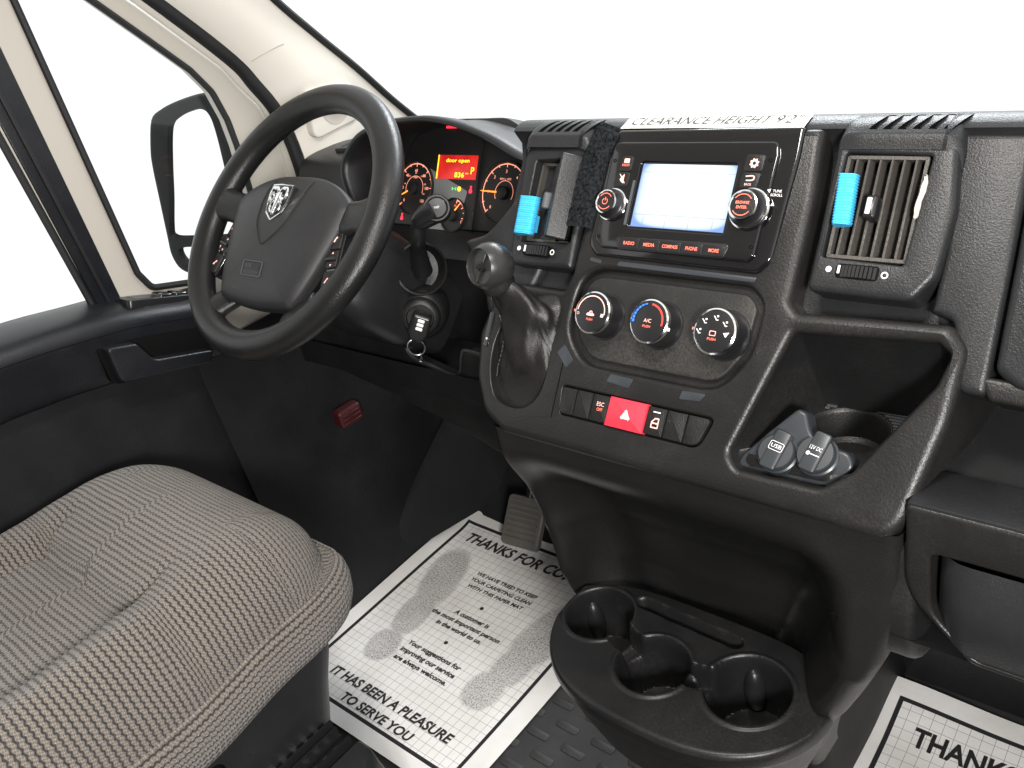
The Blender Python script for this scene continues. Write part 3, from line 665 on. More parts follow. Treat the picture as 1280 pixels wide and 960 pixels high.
def knob(cx, cs, r, h, parent, base_mat='satin_black', face_mat='plastic_black', c0=0.0075):
    f2 = FA.at(cx, cs, c0); m = MB()
    m.lathe(f2, [(r, 0), (r, h*0.45), (r*0.90, h*0.55), (r*0.82, h*0.9), (r*0.80, h)], 40); k_ = m.build('knob', base_mat, parent)
    m = MB(); m.lathe(f2, [(r*1.03, 0), (r*1.10, 0.0006), (r*1.10, 0.0022), (r*1.02, 0.003), (r*0.99, 0.003)], 48); m.build('base_ring', 'chrome', k_)
    m = MB(); m.lathe(f2, [(r*0.80, h*0.98), (r*0.79, h+0.0008), (r*0.72, h+0.0012), (r*0.68, h+0.0005)], 40); m.build('face_ring', 'chrome', k_)
    m = MB(); m.lathe(f2, [(r*0.70, h+0.0004), (r*0.3, h+0.0012), (0, h+0.0013)], 36); m.build('face', face_mat, k_)
    return k_, f2
def arc(mb, f2, r, a0, a1, wd, c, n=16):
    o = [(r*cos(a0+(a1-a0)*k/n), r*sin(a0+(a1-a0)*k/n)) for k in range(n+1)]; i = [((r-wd)*cos(a0+(a1-a0)*k/n), (r-wd)*sin(a0+(a1-a0)*k/n)) for k in range(n+1)]
    mb.fill(f2, [o+i[::-1]], c)
k_, f2 = knob(-0.080, 0.0765, 0.0155, 0.013, rad)
m = MB(); arc(m, f2, 0.0085, pi*1.2, pi*1.8, 0.0007, 0.0149); m.build('legend_arc', 'legend_red', k_, smooth=0)
m = MB(); arc(m, f2, 0.0085, pi*0.2, pi*0.8, 0.0007, 0.0149); m.build('legend_arc', 'legend_red', k_, smooth=0)
m = MB(); arc(m, f2, 0.0034, -pi*0.32, pi*1.32, 0.0007, 0.0149); m.build('power_ring', 'legend_red', k_, smooth=0)
m = MB(); m.box(f2, -0.0004, 0.0004, -0.0042, -0.0008, 0.0147, 0.0149); m.build('power_bar', 'legend_red', k_, smooth=0)
k_, f2 = knob(0.0735, 0.0735, 0.0180, 0.015, rad)
text_obj('BROWSE', f2, 0, -0.0008, 0.0026, 'legend_red', k_, up=-1, c=0.0168, w=0.0135, bold=0.02); text_obj('ENTER', f2, 0, 0.0036, 0.0026, 'legend_red', k_, up=-1, c=0.0168, w=0.0105, bold=0.02)
for a0 in (pi*1.2, pi*0.2):
    m = MB(); arc(m, f2, 0.0102, a0, a0+pi*0.6, 0.0007, 0.0168); m.build('legend_arc', 'legend_red', k_, smooth=0)
text_obj('TUNE', FA, 0.0965, 0.0565, 0.0024, 'legend_white', rad, up=-1, c=CF, w=0.0085); text_obj('SCROLL', FA, 0.0965, 0.0602, 0.0024, 'legend_white', rad, up=-1, c=CF, w=0.0115)
for tri in ([(0.0865, 0.0545), (0.0900, 0.0535), (0.0892, 0.0572)], [(0.0945, 0.0655), (0.0965, 0.0690), (0.0930, 0.0690)]):
    m = MB(); m.fill(FA, [tri], CF); m.build('scroll_arrow', 'legend_white', rad, smooth=0)
for (a, s_) in ((-0.0895, 0.030), (0.083, 0.027), (0.083, 0.108), (-0.089, 0.110)):
    m = MB(); m.lathe(FA.at(a, s_, 0.0075), [(0.0020, 0.0), (0.0019, 0.0004), (0.0012, 0.0004), (0.0011, -0.002), (0, -0.002)], 14); m.build('screw_hole', 'deep_black', rad)

# ------------------------------------------------------------------ climate controls
cl = thing('climate_panel', 'dark climate control panel with three round chrome ringed dials', 'control panel', FA.p(0, 0.24, -0.01))
m = MB(); m.prism(FA, inset(HV, 0.0075), -0.0098, -0.0045, 0.002); m.build('backplate', 'plastic_dusty', cl)
def dial(cx):
    f2 = FA.at(cx, 0.1905, -0.0045); r = 0.0225; m = MB()
    m.lathe(f2, [(r*1.1, -0.001), (r*1.08, 0.0012), (r, 0.0014), (r*0.985, 0.012), (r*0.965, 0.0205)], 48); d = m.build('dial', 'satin_black', cl)
    m = MB(); m.lathe(f2, [(r*0.97, 0.0200), (r*0.985, 0.0212), (r*0.965, 0.0238), (r*0.90, 0.0248), (r*0.87, 0.0240)], 56); m.build('chrome_ring', 'chrome', d)
    m = MB(); m.lathe(f2, [(r*0.88, 0.0240), (r*0.86, 0.0246), (r*0.5, 0.0258), (0, 0.0262)], 48); m.build('dial_face', 'satin_black', d)
    return d, f2
dd = []
C1 = 0.0264
d, f2 = dial(-0.0675); dd.append(d)
m = MB(); arc(m, f2, 0.0172, pi*1.02, pi*2.02, 0.0011, C1, 26); m.build('fan_scale', 'legend_pink', d, smooth=0)
text_obj('O', f2, -0.0155, 0.004, 0.0028, 'legend_pink', d, up=-1, c=C1); text_obj('PUSH', f2, 0, 0.0085, 0.0024, 'legend_red', d, up=-1, c=C1, w=0.0075)
m = MB(); m.fill(f2, [cat([(-0.0042, 0.0035), (-0.0040, 0.0012), (-0.0022, 0.0008), (-0.0012, -0.0012), (0.0015, -0.0012), (0.0026, 0.0010), (0.0042, 0.0014), (0.0042, 0.0035)], 3), cat([(-0.0008, 0.0006), (-0.0003, -0.0005), (0.0012, -0.0005), (0.0016, 0.0006)], 2)], C1); m.build('car_icon', 'legend_pink', d, smooth=0)
m = MB(); 
for k in range(4): m.box(f2, 0.0125, 0.0160, 0.0004+0.0009*k, 0.0009+0.0009*k, C1-0.0002, C1)
m.build('fan_icon', 'legend_white', d, smooth=0)['kind'] = 'stuff'
d, f2 = dial(0.0005); dd.append(d)
for (a0, a1, mt, n) in ((pi*0.95, pi*1.45, 'print_blue', 7),):
    m = MB()
    for k in range(n): q0 = a0+(a1-a0)*k/n; arc(m, f2, 0.0175, q0, q0+(a1-a0)/n*0.75, 0.0012+0.0002*(n-k), C1, 4)
    m.build('cold_scale', mt, d, smooth=0)['kind'] = 'stuff'
m = MB(); arc(m, f2, 0.0175, pi*1.53, pi*2.06, 0.0019, C1, 16); m.build('hot_scale', 'print_red', d, smooth=0)
text_obj('A/C', f2, 0, 0.0015, 0.0036, 'legend_pink', d, up=-1, c=C1); text_obj('PUSH', f2, 0, 0.0065, 0.0024, 'legend_red', d, up=-1, c=C1, w=0.0085)
m = MB(); m.box(f2, 0.0195, 0.0235, 0.0035, 0.0065, 0.0215, 0.0240); m.build('pointer', 'legend_white', d, smooth=0)
d, f2 = dial(0.0715); dd.append(d)
for (a, s_) in ((-0.0145, 0.0015), (-0.0105, -0.0085), (0.0005, -0.0125), (0.0105, -0.0080)):
    m = MB(); g2 = f2.at(a, s_); m.tube([g2.p(x, y, C1) for x, y in [(-0.0024, -0.0012), (-0.0006, 0.0006), (0.0006, 0.0024), (0.0024, 0.0020)]], 0.00045, 6); m.lathe(g2.at(0.0012, -0.0014, C1-0.0005), [(0.0010, 0), (0.0008, 0.0006), (0, 0.0007)], 10); m.build('airflow_icon', 'legend_white', d)['kind'] = 'stuff'
m = MB(); m.fill(f2, [[(0.0105, 0.0008), (0.0165, -0.0005), (0.0135, 0.0045)]], C1); m.build('windscreen_icon', 'legend_white', d, smooth=0)
m = MB(); lo = rrect(-0.0032, 0.0032, 0.0000, 0.0046, 0.0008); m.fill(f2, [lo, inset(lo, 0.0006)], C1); m.build('rear_window_icon', 'legend_pink', d, smooth=0)
text_obj('PUSH', f2, 0, 0.0088, 0.0024, 'legend_red', d, up=-1, c=C1, w=0.0085)
for k_, f3 in ((0, -0.0675), (2, 0.0715)):
    m = MB(); g2 = FA.at(f3-0.0222, 0.1905, 0.0); m.box(g2, -0.001, 0.0008, -0.0012, 0.0012, 0.0165, 0.0190); m.build('pointer', 'legend_red', dd[k_], smooth=0)

# ------------------------------------------------------------------ switch row
sw = thing('switch_row', 'row of black dashboard switches with red hazard button in the middle', 'switch panel', FA.p(-0.01, 0.30, -0.006))
m = MB(); m.fill(FA, [inset(BAR, 0.0005)], -0.0055); m.build('backing', 'deep_black', sw, smooth=0)
edges = [-96.5, -76.5, -55.5, -34, 10.5, 32.5, 55, 79.5]
for k in range(7):
    a0, a1 = edges[k]+0.6, edges[k+1]-0.6; tl = 1.2 if k == 0 else 0
    lo = [(a0, 270), (a1, 270), (a1-1-(8 if k == 6 else 0), 297.5), (a0-1+tl*1.5, 297.5)]
    rr = [.003 if k == 0 else .001, .004 if k == 6 else .001, .010 if k == 6 else .001, .004 if k == 0 else .001]
    if k == 3: lo = [(a0-0.4, 269), (a1+0.4, 269), (a1-0.6, 299), (a0-1.6, 299)]
    m = MB(); m.prism(FA, rpoly(mm(lo), rr), -0.005, 0.0042 if k == 3 else 0.0022, 0.0012, 2); bt = m.build('hazard_button' if k == 3 else 'button', 'hazard_red' if k == 3 else 'plastic_black', sw)
    xc = (a0+a1)/2000
    if k == 2: text_obj('ESC', FA, xc, 0.2815, 0.0042, 'legend_pink', bt, up=-1, c=0.0026, w=0.0088); text_obj('OFF', FA, xc, 0.2865, 0.0032, 'legend_red', bt, up=-1, c=0.0026, w=0.0068)
    if k == 3:
        tri = rpoly([(xc-0.006, 0.2885), (xc, 0.2785), (xc+0.006, 0.2885)], .0008, 3); tin = inset(tri, 0.0013); m = MB(); m.fill(FA, [tri, tin], 0.0046); m.build('warning_triangle', 'print_white', bt, smooth=0)
        tri = inset(tri, 0.0021); tin = inset(tri, 0.0008); m = MB(); m.fill(FA, [tri, tin], 0.0046); m.build('warning_triangle', 'print_white', bt, smooth=0)
    if k == 4:
        m = MB(); m.box(FA, xc-0.004, xc+0.004, 0.2742, 0.2752, 0.0023, 0.0025); m.build('indicator', 'legend_white', bt, smooth=0)
        lo = rpoly([(xc-0.0042, 0.2905), (xc-0.0042, 0.2845), (xc-0.0005, 0.2802), (xc+0.0042, 0.2802), (xc+0.0042, 0.2905)], .0006, 2); hole = rpoly([(xc-0.0030, 0.2850), (xc, 0.2814), (xc+0.0031, 0.2814), (xc+0.0031, 0.2850)], .0003, 2)
        lo2 = rpoly([(xc-0.0030, 0.2862), (xc+0.0031, 0.2862), (xc+0.0031, 0.2893), (xc-0.0030, 0.2893)], .0003, 2)
        m = MB(); m.fill(FA, [lo, hole, lo2], 0.0026); m.build('door_icon', 'legend_pink', bt, smooth=0)

# ------------------------------------------------------------------ sticker and fuzzy tape
ST = Fr((0.0075, 0.050, 0.9545), (1, 0, 0), (0, 0.9, 0.10), (0, -0.10, 0.995))
# the label follows the rolled top edge of the dash
prof = [(0.0240, 0.9385), (0.0465, 0.9440)]
rows = [[Vector((x, y, z+0.0006)) for y, z in prof] for x in (-0.098, -0.04, 0.02, 0.06, 0.104)]
m = MB(); m.grid(rows)
principled('label_vinyl', (0.86, 0.84, 0.77), 0.5)
stk = m.build('clearance_label', 'label_vinyl', None); tag(stk, 'cream vinyl clearance height label along the dash top above radio', 'label')
vs, fs = text_mesh("CLEARANCE HEIGHT 9'2\"", 0.006, 0.28); xa = min(v.x for v in vs); xb = max(v.x for v in vs)
def on_prof(t):
    t = min(max(t, 0), 0.999)*(len(prof)-1); i = int(t); u = t-i; return (prof[i][0]*(1-u)+prof[i+1][0]*u, prof[i][1]*(1-u)+prof[i+1][1]*u)
m = MB(); vv = []
for v in vs:
    y, z = on_prof(0.22+v.y/0.7*0.60); vv.append(Vector((-0.088+(v.x-xa)/(xb-xa)*0.186, y-0.0006, z+0.0017)))
m.add(vv, fs); m.build('lettering', 'print_grey', stk, smooth=0)
# fuzzy hook tape: matted strip lying over the gap between vent and radio
rows = []
for i in range(29):
    t = i/28; s_ = -0.010+0.112*t; xc = -0.108-0.012*smst(0.0, 0.5, t)-0.004*t; hw = 0.0155+0.0035*smst(0.35, 0.6, t); row = []
    for j in range(17):
        u = -1+2*j/16; c = 0.0065+0.004*(1-u*u)**0.5+random.uniform(-.0006, .0006)+(-0.010 if s_ < -0.004 else 0)
        row.append(FA.p(xc+hw*u+random.uniform(-.0006, .0006), s_+0.004*u*(1-t)*1.2, c if abs(u) < 1 else 0.001))
    rows.append(row)
m = MB(); m.grid(rows); fz_ = m.build('fuzzy_tape', 'fuzzy_tape', None, smooth=70); tag(fz_, 'black fuzzy hook tape strip stuck between vent and radio', 'tape')
hm = MB()
for k in range(1500):
    r_ = random.choice(rows[1:-1]); p = Vector(random.choice(r_[1:-1])); d = (FA.en+Vector((random.uniform(-1, 1), random.uniform(-1, 1), random.uniform(-1, 1)))*0.9).normalized(); l = random.uniform(0.002, 0.0055)
    q = p+Vector((random.uniform(-.002, .002), random.uniform(-.002, .002), random.uniform(-.002, .002))); sd = d.cross(Vector((random.random(), random.random(), random.random()))).normalized()*0.00022
    hm.add([q-sd, q+sd, q+d*l+FA.ex*random.uniform(-.002, .002)], [[0, 1, 2]])
hm.build('fibres', 'fuzzy_tape', fz_, smooth=0)['kind'] = 'stuff'

# ------------------------------------------------------------------ gear shifter
gs = thing('gear_shifter', 'ball knob gear lever with wrinkled black leather boot', 'gear shifter', FA.p(-0.160, 0.25, -0.02))
base = FA.p(-0.163, 0.246, -0.022); kc = Vector((-0.190, -0.118, 0.8355))
ax = (kc-base).normalized()
neck = kc-ax*0.022
NB = 40; loops = []; KK = 72
bl2 = [(p[0], p[1]) for p in inset(BOOT, -0.001)]; bc = Vector((sum(p[0] for p in bl2)/len(bl2), sum(p[1] for p in bl2)/len(bl2)))
def boot_r(an):
    """radius of the opening in direction an"""
    best = max(bl2, key=lambda p: ((p[0]-bc.x)*cos(an)+(p[1]-bc.y)*sin(an))/max(1e-6, sqrt((p[0]-bc.x)**2+(p[1]-bc.y)**2))); return sqrt((best[0]-bc.x)**2+(best[1]-bc.y)**2)
base = FA.p(bc.x, bc.y, -0.012)
for i in range(NB+1):
    t = i/NB
    cen = base.lerp(neck, smst(0, 1, t)*0.35+t*0.65)+FA.ex*(0.010*sin(pi*t))
    tight = 1-(1-t)**1.7
    lp = []
    for k in range(KK):
        an = 2*pi*k/KK; r0 = boot_r(an)*(1-tight)+0.0165*tight
        r0 += 0.013*sin(pi*t)**1.5*(0.6+0.4*cos(an+0.8))
        amp = sin(pi*min(max(t*1.02-0.02, 0), 1))**0.9
        fold = 0.12*sin(an*2+t*9.0+0.5)+0.085*sin(an*3-t*11+2.0)+0.05*sin(an*5+t*17)+0.05*abs(sin(an*4+t*6))
        r = r0*(1+fold*amp)
        e = FA.ex*cos(an)+FA.ey*sin(an); e2 = e-ax*e.dot(ax); w_ = smst(0.05, 0.9, t)
        sag = -FA.en*0.008*sin(pi*t)*max(0, sin(an))
        lp.append(cen+(e*(1-w_)+e2*w_)*r+sag)
    loops.append(lp)
m = MB(); m.loft(loops, False, False); boot = m.build('leather_boot', 'boot_leather', gs, smooth=80)
seam = [loops[i][int(KK*0.40)]+(loops[i][int(KK*0.40)]-base.lerp(neck, i/NB))*0.03 for i in range(NB+1)]
m = MB(); m.tube(seam, 0.0011, 6); m.build('stitched_seam', 'boot_leather', boot)
for k in range(16):
    t = 2+k*1.6; i = int(t); p = seam[i].lerp(seam[i+1], t-i); d = (seam[i+1]-seam[i]).normalized(); m = MB(); m.tube([p-d*0.0016+FA.en*0.001, p+d*0.0016+FA.en*0.001], 0.0006, 5); m.build('stitch', 'plastic_grey', boot)
# knob: ball with an open recessed face that shows the missing badge socket
view = Vector((-0.10, -0.93, 0.36)).normalized()
fk = frame_n(kc, view); prof = []
for k in range(20):
    an = -pi/2+(pi/2+radians(38))*k/19; prof.append((0.0262*cos(an), 0.0262*sin(an)))
prof += [(0.0200, 0.0168), (0.0192, 0.0155), (0.0185, 0.0110), (0.0, 0.0100)]
m = MB(); m.lathe(fk, prof, 48); kb = m.build('knob', 'knob_plastic', gs, smooth=50)
m = MB(); m.box(fk.rot(radians(-20)), -0.0016, 0.0016, -0.0185, 0.0185, 0.0095, 0.0138); m.build('badge_rib', 'knob_plastic', kb, bevel=0.0004, seg=1)
m = MB(); m.lathe(fk, [(0.0055, 0.0095), (0.0052, 0.0150), (0.0030, 0.0155), (0.0028, 0.0190), (0.0012, 0.0192), (0.001, 0.016), (0, 0.016)], 16); m.build('badge_socket', 'plastic_black', kb)
fc = frame_n(neck, ax); m = MB(); m.lathe(fc, [(0.0165, -0.006), (0.0180, -0.002), (0.0185, 0.004), (0.020, 0.009)], 32); m.build('collar', 'plastic_black', gs)
m = MB(); lo = rrect(-0.221, -0.2135, 0.205, 0.245, 0.003); m.prism(FA, lo, -0.001, 0.0012, 0.0005); gi = m.build('gear_indicator', 'gloss_black', gs)
m = MB(); m.fill(FA, [circ(-0.2172, 0.236, 0.0013, 10)], 0.0016); m.build('indicator_dot', 'legend_pink', gi, smooth=0)
# ------------------------------------------------------------------ steering wheel
TW = radians(48); WC = Vector((-0.582, -0.094, 0.856))
WH = Fr(WC, (1, 0, 0), (0, sin(TW), cos(TW)), (0, -cos(TW), sin(TW)))            # a right, b up the wheel, c towards the driver
sw_ = thing('steering_wheel', 'four spoke black steering wheel with ram head badge on airbag cover', 'steering wheel', WH.p(0, 0, -0.06))
RM = 0.183
def rim_pt(an): return WH.p(RM*cos(an), RM*sin(an), 0)
loops = []
NR = 120
for i in range(NR+1):
    an = 2*pi*i/NR; ce = rim_pt(an); er = (WH.ex*cos(an)+WH.ey*sin(an)); lp = []
    grip = 1+0.06*max(0, cos(2*(an-radians(0))))
    for k in range(20):
        q = 2*pi*k/20; lp.append(ce+er*(0.0205*grip*cos(q))+WH.en*(0.0185*sin(q)))
    loops.append(lp)
m = MB(); m.loft(loops, False, False); m.build('rim', 'wheel_rubber', sw_, smooth=80)
def spoke(p0, p1, w0, w1, th0, th1, c0, c1, name='spoke', mat='wheel_rubber', flare=0.35):
    P0, P1 = Vector(p0), Vector(p1); d = (P1-P0).normalized(); n_ = Vector((-d.y, d.x)); lps = []
    N = 16
    for i in range(N+1):
        t = i/N; c = P0.lerp(P1, t); wv = w0+(w1-w0)*t+flare*w1*(max(0, t-0.6)/0.4)**2.2; th = th0+(th1-th0)*t; cc = c0+(c1-c0)*smst(0, 1, t)
        lps.append([WH.p(*(c+n_*(wv/2*cos(q)*abs(cos(q))**-0.4 if abs(cos(q)) > 1e-3 else 0)), cc+th/2*sin(q)) for q in [2*pi*k/20 for k in range(20)]])
    m = MB(); m.loft(lps); return m.build(name, mat, sw_, smooth=70)
for s in (-1, 1):
    spoke((s*0.070, 0.004), (s*0.180, 0.016), 0.058, 0.040, 0.030, 0.026, -0.014, 0.0, flare=0.9)
    spoke((s*0.066, -0.095), (s*0.098, -0.156), 0.046, 0.040, 0.022, 0.024, -0.020, 0.0, flare=1.0)
# hub behind the cover
hc = [(0.050, 0.060), (0.092, 0.047), (0.122, 0.026), (0.121, -0.002), (0.110, -0.045), (0.098, -0.085), (0.084, -0.116), (0.068, -0.126)]
cov = cat([(0.0, 0.063)]+hc+[(0.0, -0.132)]+[(-a, b) for a, b in hc[::-1]], 6)
ctr = Vector((0, -0.035))
m = MB(); m.loft([[WH.p(ctr.x+(a-ctr.x)*k, ctr.y+(b-ctr.y)*k, c) for a, b in cov] for k, c in ((0.55, -0.075), (0.80, -0.05), (0.93, -0.02), (0.965, -0.006))]); m.build('hub_shell', 'plastic_black', sw_)
m = MB(); m.loft([[WH.p(ctr.x+(a-ctr.x)*k, ctr.y+(b-ctr.y)*k, c) for a, b in cov] for k, c in ((0.985, -0.012), (1.0, -0.004), (0.995, 0.002), (0.975, 0.006), (0.90, 0.012), (0.75, 0.018), (0.5, 0.0225), (0.25, 0.0245), (0.02, 0.025))]); ab = m.build('airbag_cover', 'airbag_plastic', sw_, smooth=60)
def covz(a, b):
    # height of the domed cover at (a, b)
    best = min(((a-ctr.x)**2+(b-ctr.y)**2)**0.5/max(1e-6, ((p[0]-ctr.x)**2+(p[1]-ctr.y)**2)**0.5) for p in [min(cov, key=lambda p: -((p[0]-ctr.x)*(a-ctr.x)+(p[1]-ctr.y)*(b-ctr.y))/max(1e-6, ((p[0]-ctr.x)**2+(p[1]-ctr.y)**2)**0.5))])
    tab = [(0.0, 0.025), (0.25, 0.0245), (0.5, 0.0225), (0.75, 0.018), (0.9, 0.012), (0.975, 0.006), (1.0, 0.0)]
    for (k0, z0), (k1, z1) in zip(tab, tab[1:]):
        if best <= k1: return z0+(z1-z0)*(best-k0)/(k1-k0)
    return 0.0
# raised V below the badge
v_ = cat([(-0.043, 0.050), (-0.040, 0.015), (-0.030, -0.018), (-0.012, -0.040), (0.0, -0.048), (0.012, -0.040), (0.030, -0.018), (0.040, 0.015), (0.043, 0.050)], 5, False)
m = MB(); m.tube([WH.p(a, b, covz(a, b)-0.0004) for a, b in v_], 0.0022, 8, flat=0.5); m.build('embossed_v', 'airbag_plastic', ab)
# badge: chrome shield with a ram's head
BF = WH.at(-0.001, 0.012, 0.0232)
sh = rpoly([(-0.0240, 0.0270), (0.0, 0.0285), (0.0240, 0.0270), (0.0235, 0.002), (0.0175, -0.0150), (0.0, -0.0270), (-0.0175, -0.0150), (-0.0235, 0.002)], [.004, .02, .004, .01, .008, .004, .008, .01], 4)
m = MB(); m.prism(BF, sh, -0.004, 0.0012, 0.0006, 2); bd = m.build('badge', 'satin_black', ab)
m = MB(); si = inset(sh, 0.0030)
m.loft([[BF.p(a, b, 0.0) for a, b in sh], [BF.p(a, b, 0.0026) for a, b in inset(sh, 0.0006)], [BF.p(a, b, 0.0030) for a, b in inset(sh, 0.0015)], [BF.p(a, b, 0.0024) for a, b in inset(sh, 0.0025)], [BF.p(a, b, 0.0008) for a, b in si]], False, False); m.build('badge_rim', 'chrome', bd)
m = MB(); m.prism(BF, cat([(-0.0035, 0.016), (0.0035, 0.016), (0.0055, 0.008), (0.0036, -0.004), (0.0030, -0.014), (0.0, -0.0185), (-0.0030, -0.014), (-0.0036, -0.004), (-0.0055, 0.008)], 4), 0.001, 0.0045, 0.0015); m.build('ram_face', 'chrome', bd)
for s in (-1, 1):
    m = MB(); m.tube([BF.p(s*a, b, 0.003) for a, b in cat([(0.003, 0.0155), (0.008, 0.0205), (0.0145, 0.0195), (0.0175, 0.012), (0.0150, 0.003), (0.0095, 0.0015), (0.0080, 0.0075), (0.0115, 0.011)], 5, False)], [0.0030]*12+[0.0026]*12+[0.0018]*12, 8); m.build('ram_horn', 'chrome', bd)
    m = MB(); m.tube([BF.p(s*a, b, 0.0024) for a, b in cat([(0.0055, 0.001), (0.0105, -0.004), (0.0095, -0.011), (0.0050, -0.015)], 4, False)], 0.0016, 7); m.build('ram_neck', 'chrome', bd)
# airbag label
c_ = covz(0, -0.083); LF = Fr(WH.p(-0.002, -0.083, c_+0.0001), WH.ex, (WH.ey+WH.en*-0.16), (WH.en+WH.ey*0.16))
LF = Fr(WH.p(-0.002, -0.083, c_+0.0002), WH.ex, WH.p(0, -0.073, covz(0, -0.073))-WH.p(0, -0.093, covz(0, -0.093)), WH.en)
lo = rrect(-0.0225, 0.0225, -0.0105, 0.0105, 0.003); m = MB(); m.loft([[LF.p(a, b, 0.0) for a, b in lo], [LF.p(a, b, 0.0010) for a, b in lo], [LF.p(a, b, 0.0010) for a, b in inset(lo, 0.0012)], [LF.p(a, b, 0.0) for a, b in inset(lo, 0.0012)]], False, False); lb = m.build('airbag_label', 'plastic_grey', ab, smooth=0)
principled('emboss_dark', (0.010, 0.010, 0.011), 0.4)
text_obj('AIR', LF, -0.0085, 0.0005, 0.0062, 'plastic_grey', lb, c=0.0012, w=0.0155); text_obj('bag', LF, 0.0100, 0.0005, 0.0062, 'emboss_dark', lb, c=0.0012, w=0.0145, bold=0.03); text_obj('SRS SYSTEM', LF, 0.0, -0.0075, 0.0042, 'plastic_grey', lb, c=0.0012, w=0.034)
# switch pods on the side spokes
for s in (-1, 1):
    f2 = WH.at(s*0.1250, -0.050, -0.006).rot(radians(12*s)); m = MB(); m.prism(f2, rrect(-0.0125, 0.0125, -0.046, 0.046, 0.005), -0.012, 0.004, 0.002); pd = m.build('switch_pod', 'gloss_black', sw_)
    for (b0, b1, ic) in ((0.016, 0.042, 'a'), (-0.010, 0.014, 'b'), (-0.042, -0.014, 'c')):
        m = MB(); m.prism(f2, rrect(-0.0100, 0.0095, b0, b1, 0.003), 0.003, 0.0068, 0.0014); m.build('switch_button', 'plastic_black', pd)
        bm_ = (b0+b1)/2; m = MB()
        if ic == 'b':
            m.tube([f2.p(-0.009, bm_, 0.0085), f2.p(0.009, bm_, 0.0085)], 0.003, 8); m.build('scroll_rocker', 'satin_black', pd)
            for q in (1, -1):
                m = MB(); m.fill(f2, [[(-0.0018, bm_+q*0.0072), (0.0018, bm_+q*0.0072), (0.0, bm_+q*0.0104)]], 0.0072); m.build('arrow_icon', 'legend_pink', pd, smooth=0)
        else:
            m.tube([f2.p(a, bm_+b_, 0.0071) for a, b_ in [(-0.0030, -0.0030), (-0.0012, 0.0010), (0.0018, 0.0034)]], [0.0010, 0.0006, 0.0011], 6); m.build('phone_icon', 'legend_pink', pd)

# ------------------------------------------------------------------ steering column
scol = thing('steering_column', 'black steering column shroud behind wheel with wiper stalk and ignition lock', 'steering column', (-0.55, 0.10, 0.62))
axd = -WH.en; o = WH.p(0, -0.02, -0.075); loops = []
CX = Fr(o, WH.ex, WH.ey, axd)
for (c, wx, wy, dy) in ((0.0, 0.062, 0.058, 0.0), (0.01, 0.074, 0.068, 0.0), (0.06, 0.082, 0.074, -0.004), (0.13, 0.080, 0.072, -0.006), (0.22, 0.070, 0.064, 0.0)):
    loops.append([CX.p(a, b+dy, c) for a, b in rpoly([(-wx, -wy), (wx, -wy), (wx, wy), (-wx, wy)], 0.035, 7)])
m = MB(); m.loft(loops); m.build('shroud', 'plastic_dash', scol, smooth=60)
# stalk socket on the right flank
sx = -0.492; so = Vector((sx, 0.032, 0.735)); fs_ = frame_n(so, (0.86, -0.42, 0.30))
m = MB(); m.lathe(fs_, [(0.036, -0.05), (0.0395, 0.0), (0.0385, 0.006), (0.0355, 0.007), (0.034, 0.004), (0.031, -0.02), (0.0, -0.026)], 44); m.build('stalk_socket', 'plastic_black', scol)
root = so+fs_.en*-0.010; elbow = Vector((-0.452, 0.014, 0.806)); tip = Vector((-0.418, 0.028, 0.832))
path = cat([tuple(root+Vector((0, 0.004, -0.004))), tuple(root.lerp(elbow, 0.5)), tuple(elbow+Vector((-0.004, 0, -0.012))), tuple(elbow+Vector((0.006, 0.002, 0.010))), tuple(tip)], 6, False)
m = MB(); m.tube(path, [0.0165-0.001*min(i, 6) for i in range(len(path)-7)]+[0.0135, 0.0145, 0.0155, 0.0165, 0.0172, 0.0175, 0.0175], 18); sk = m.build('wiper_stalk', 'satin_black', scol, smooth=60)
ft = frame_n(tip, (0.62, -0.62, 0.42))
m = MB(); m.lathe(ft, [(0.0175, -0.016), (0.0185, -0.004), (0.0185, 0.006), (0.0172, 0.0085), (0.0150, 0.0085), (0.0146, 0.0070), (0.0142, 0.0085), (0.0125, 0.0100), (0.0, 0.0104)], 40); te = m.build('stalk_end', 'satin_black', sk)
text_obj('TRIP', ft, 0, -0.0012, 0.0030, 'print_white', te, c=0.0108, w=0.0075)
# ignition barrel
ig = Vector((-0.487, 0.004, 0.672)); fi = frame_n(ig, (0.62, -0.70, 0.10))
m = MB(); m.lathe(fi, [(0.040, -0.04), (0.0385, -0.012), (0.0330, -0.004), (0.0295, -0.002), (0.0285, 0.004), (0.0245, 0.008), (0.0205, 0.0085), (0.0190, 0.004), (0.0, 0.003)], 44); m.build('ignition_barrel', 'plastic_black', scol)
# key with ring
ky = thing('ignition_key', 'black car key standing in the ignition lock with steel ring', 'key', tuple(ig+fi.en*0.01))
fk2 = fi.at(0.002, -0.002, 0.010).rot(radians(-30)); lo = rpoly([(-0.014, 0.012), (0.014, 0.012), (0.015, -0.018), (0.008, -0.030), (-0.008, -0.030), (-0.015, -0.018)], [.006, .006, .008, .008, .008, .008], 5)
m = MB(); m.prism(fk2, lo, 0.0, 0.017, 0.005, 4); kh = m.build('key_head', 'satin_black', ky)
m = MB(); m.lathe(fi.at(0, 0, 0.0), [(0.0, 0.003), (0.010, 0.004), (0.010, 0.011)], 20, False, False); m.build('key_collar', 'satin_black', kh)
for k in range(3):
    m = MB(); m.prism(fk2, rrect(-0.0050, 0.0050, 0.0015-0.0062*k, 0.0062-0.0062*k, 0.0015, 3), 0.0168, 0.0180, 0.0004); m.build('remote_button', 'print_white', kh)
ring_c = fk2.p(0.004, -0.040, 0.008); fr2 = Fr(ring_c, (0.5, 0.6, -0.2), (0, 0.1, 1), (0.8, -0.6, 0)); 
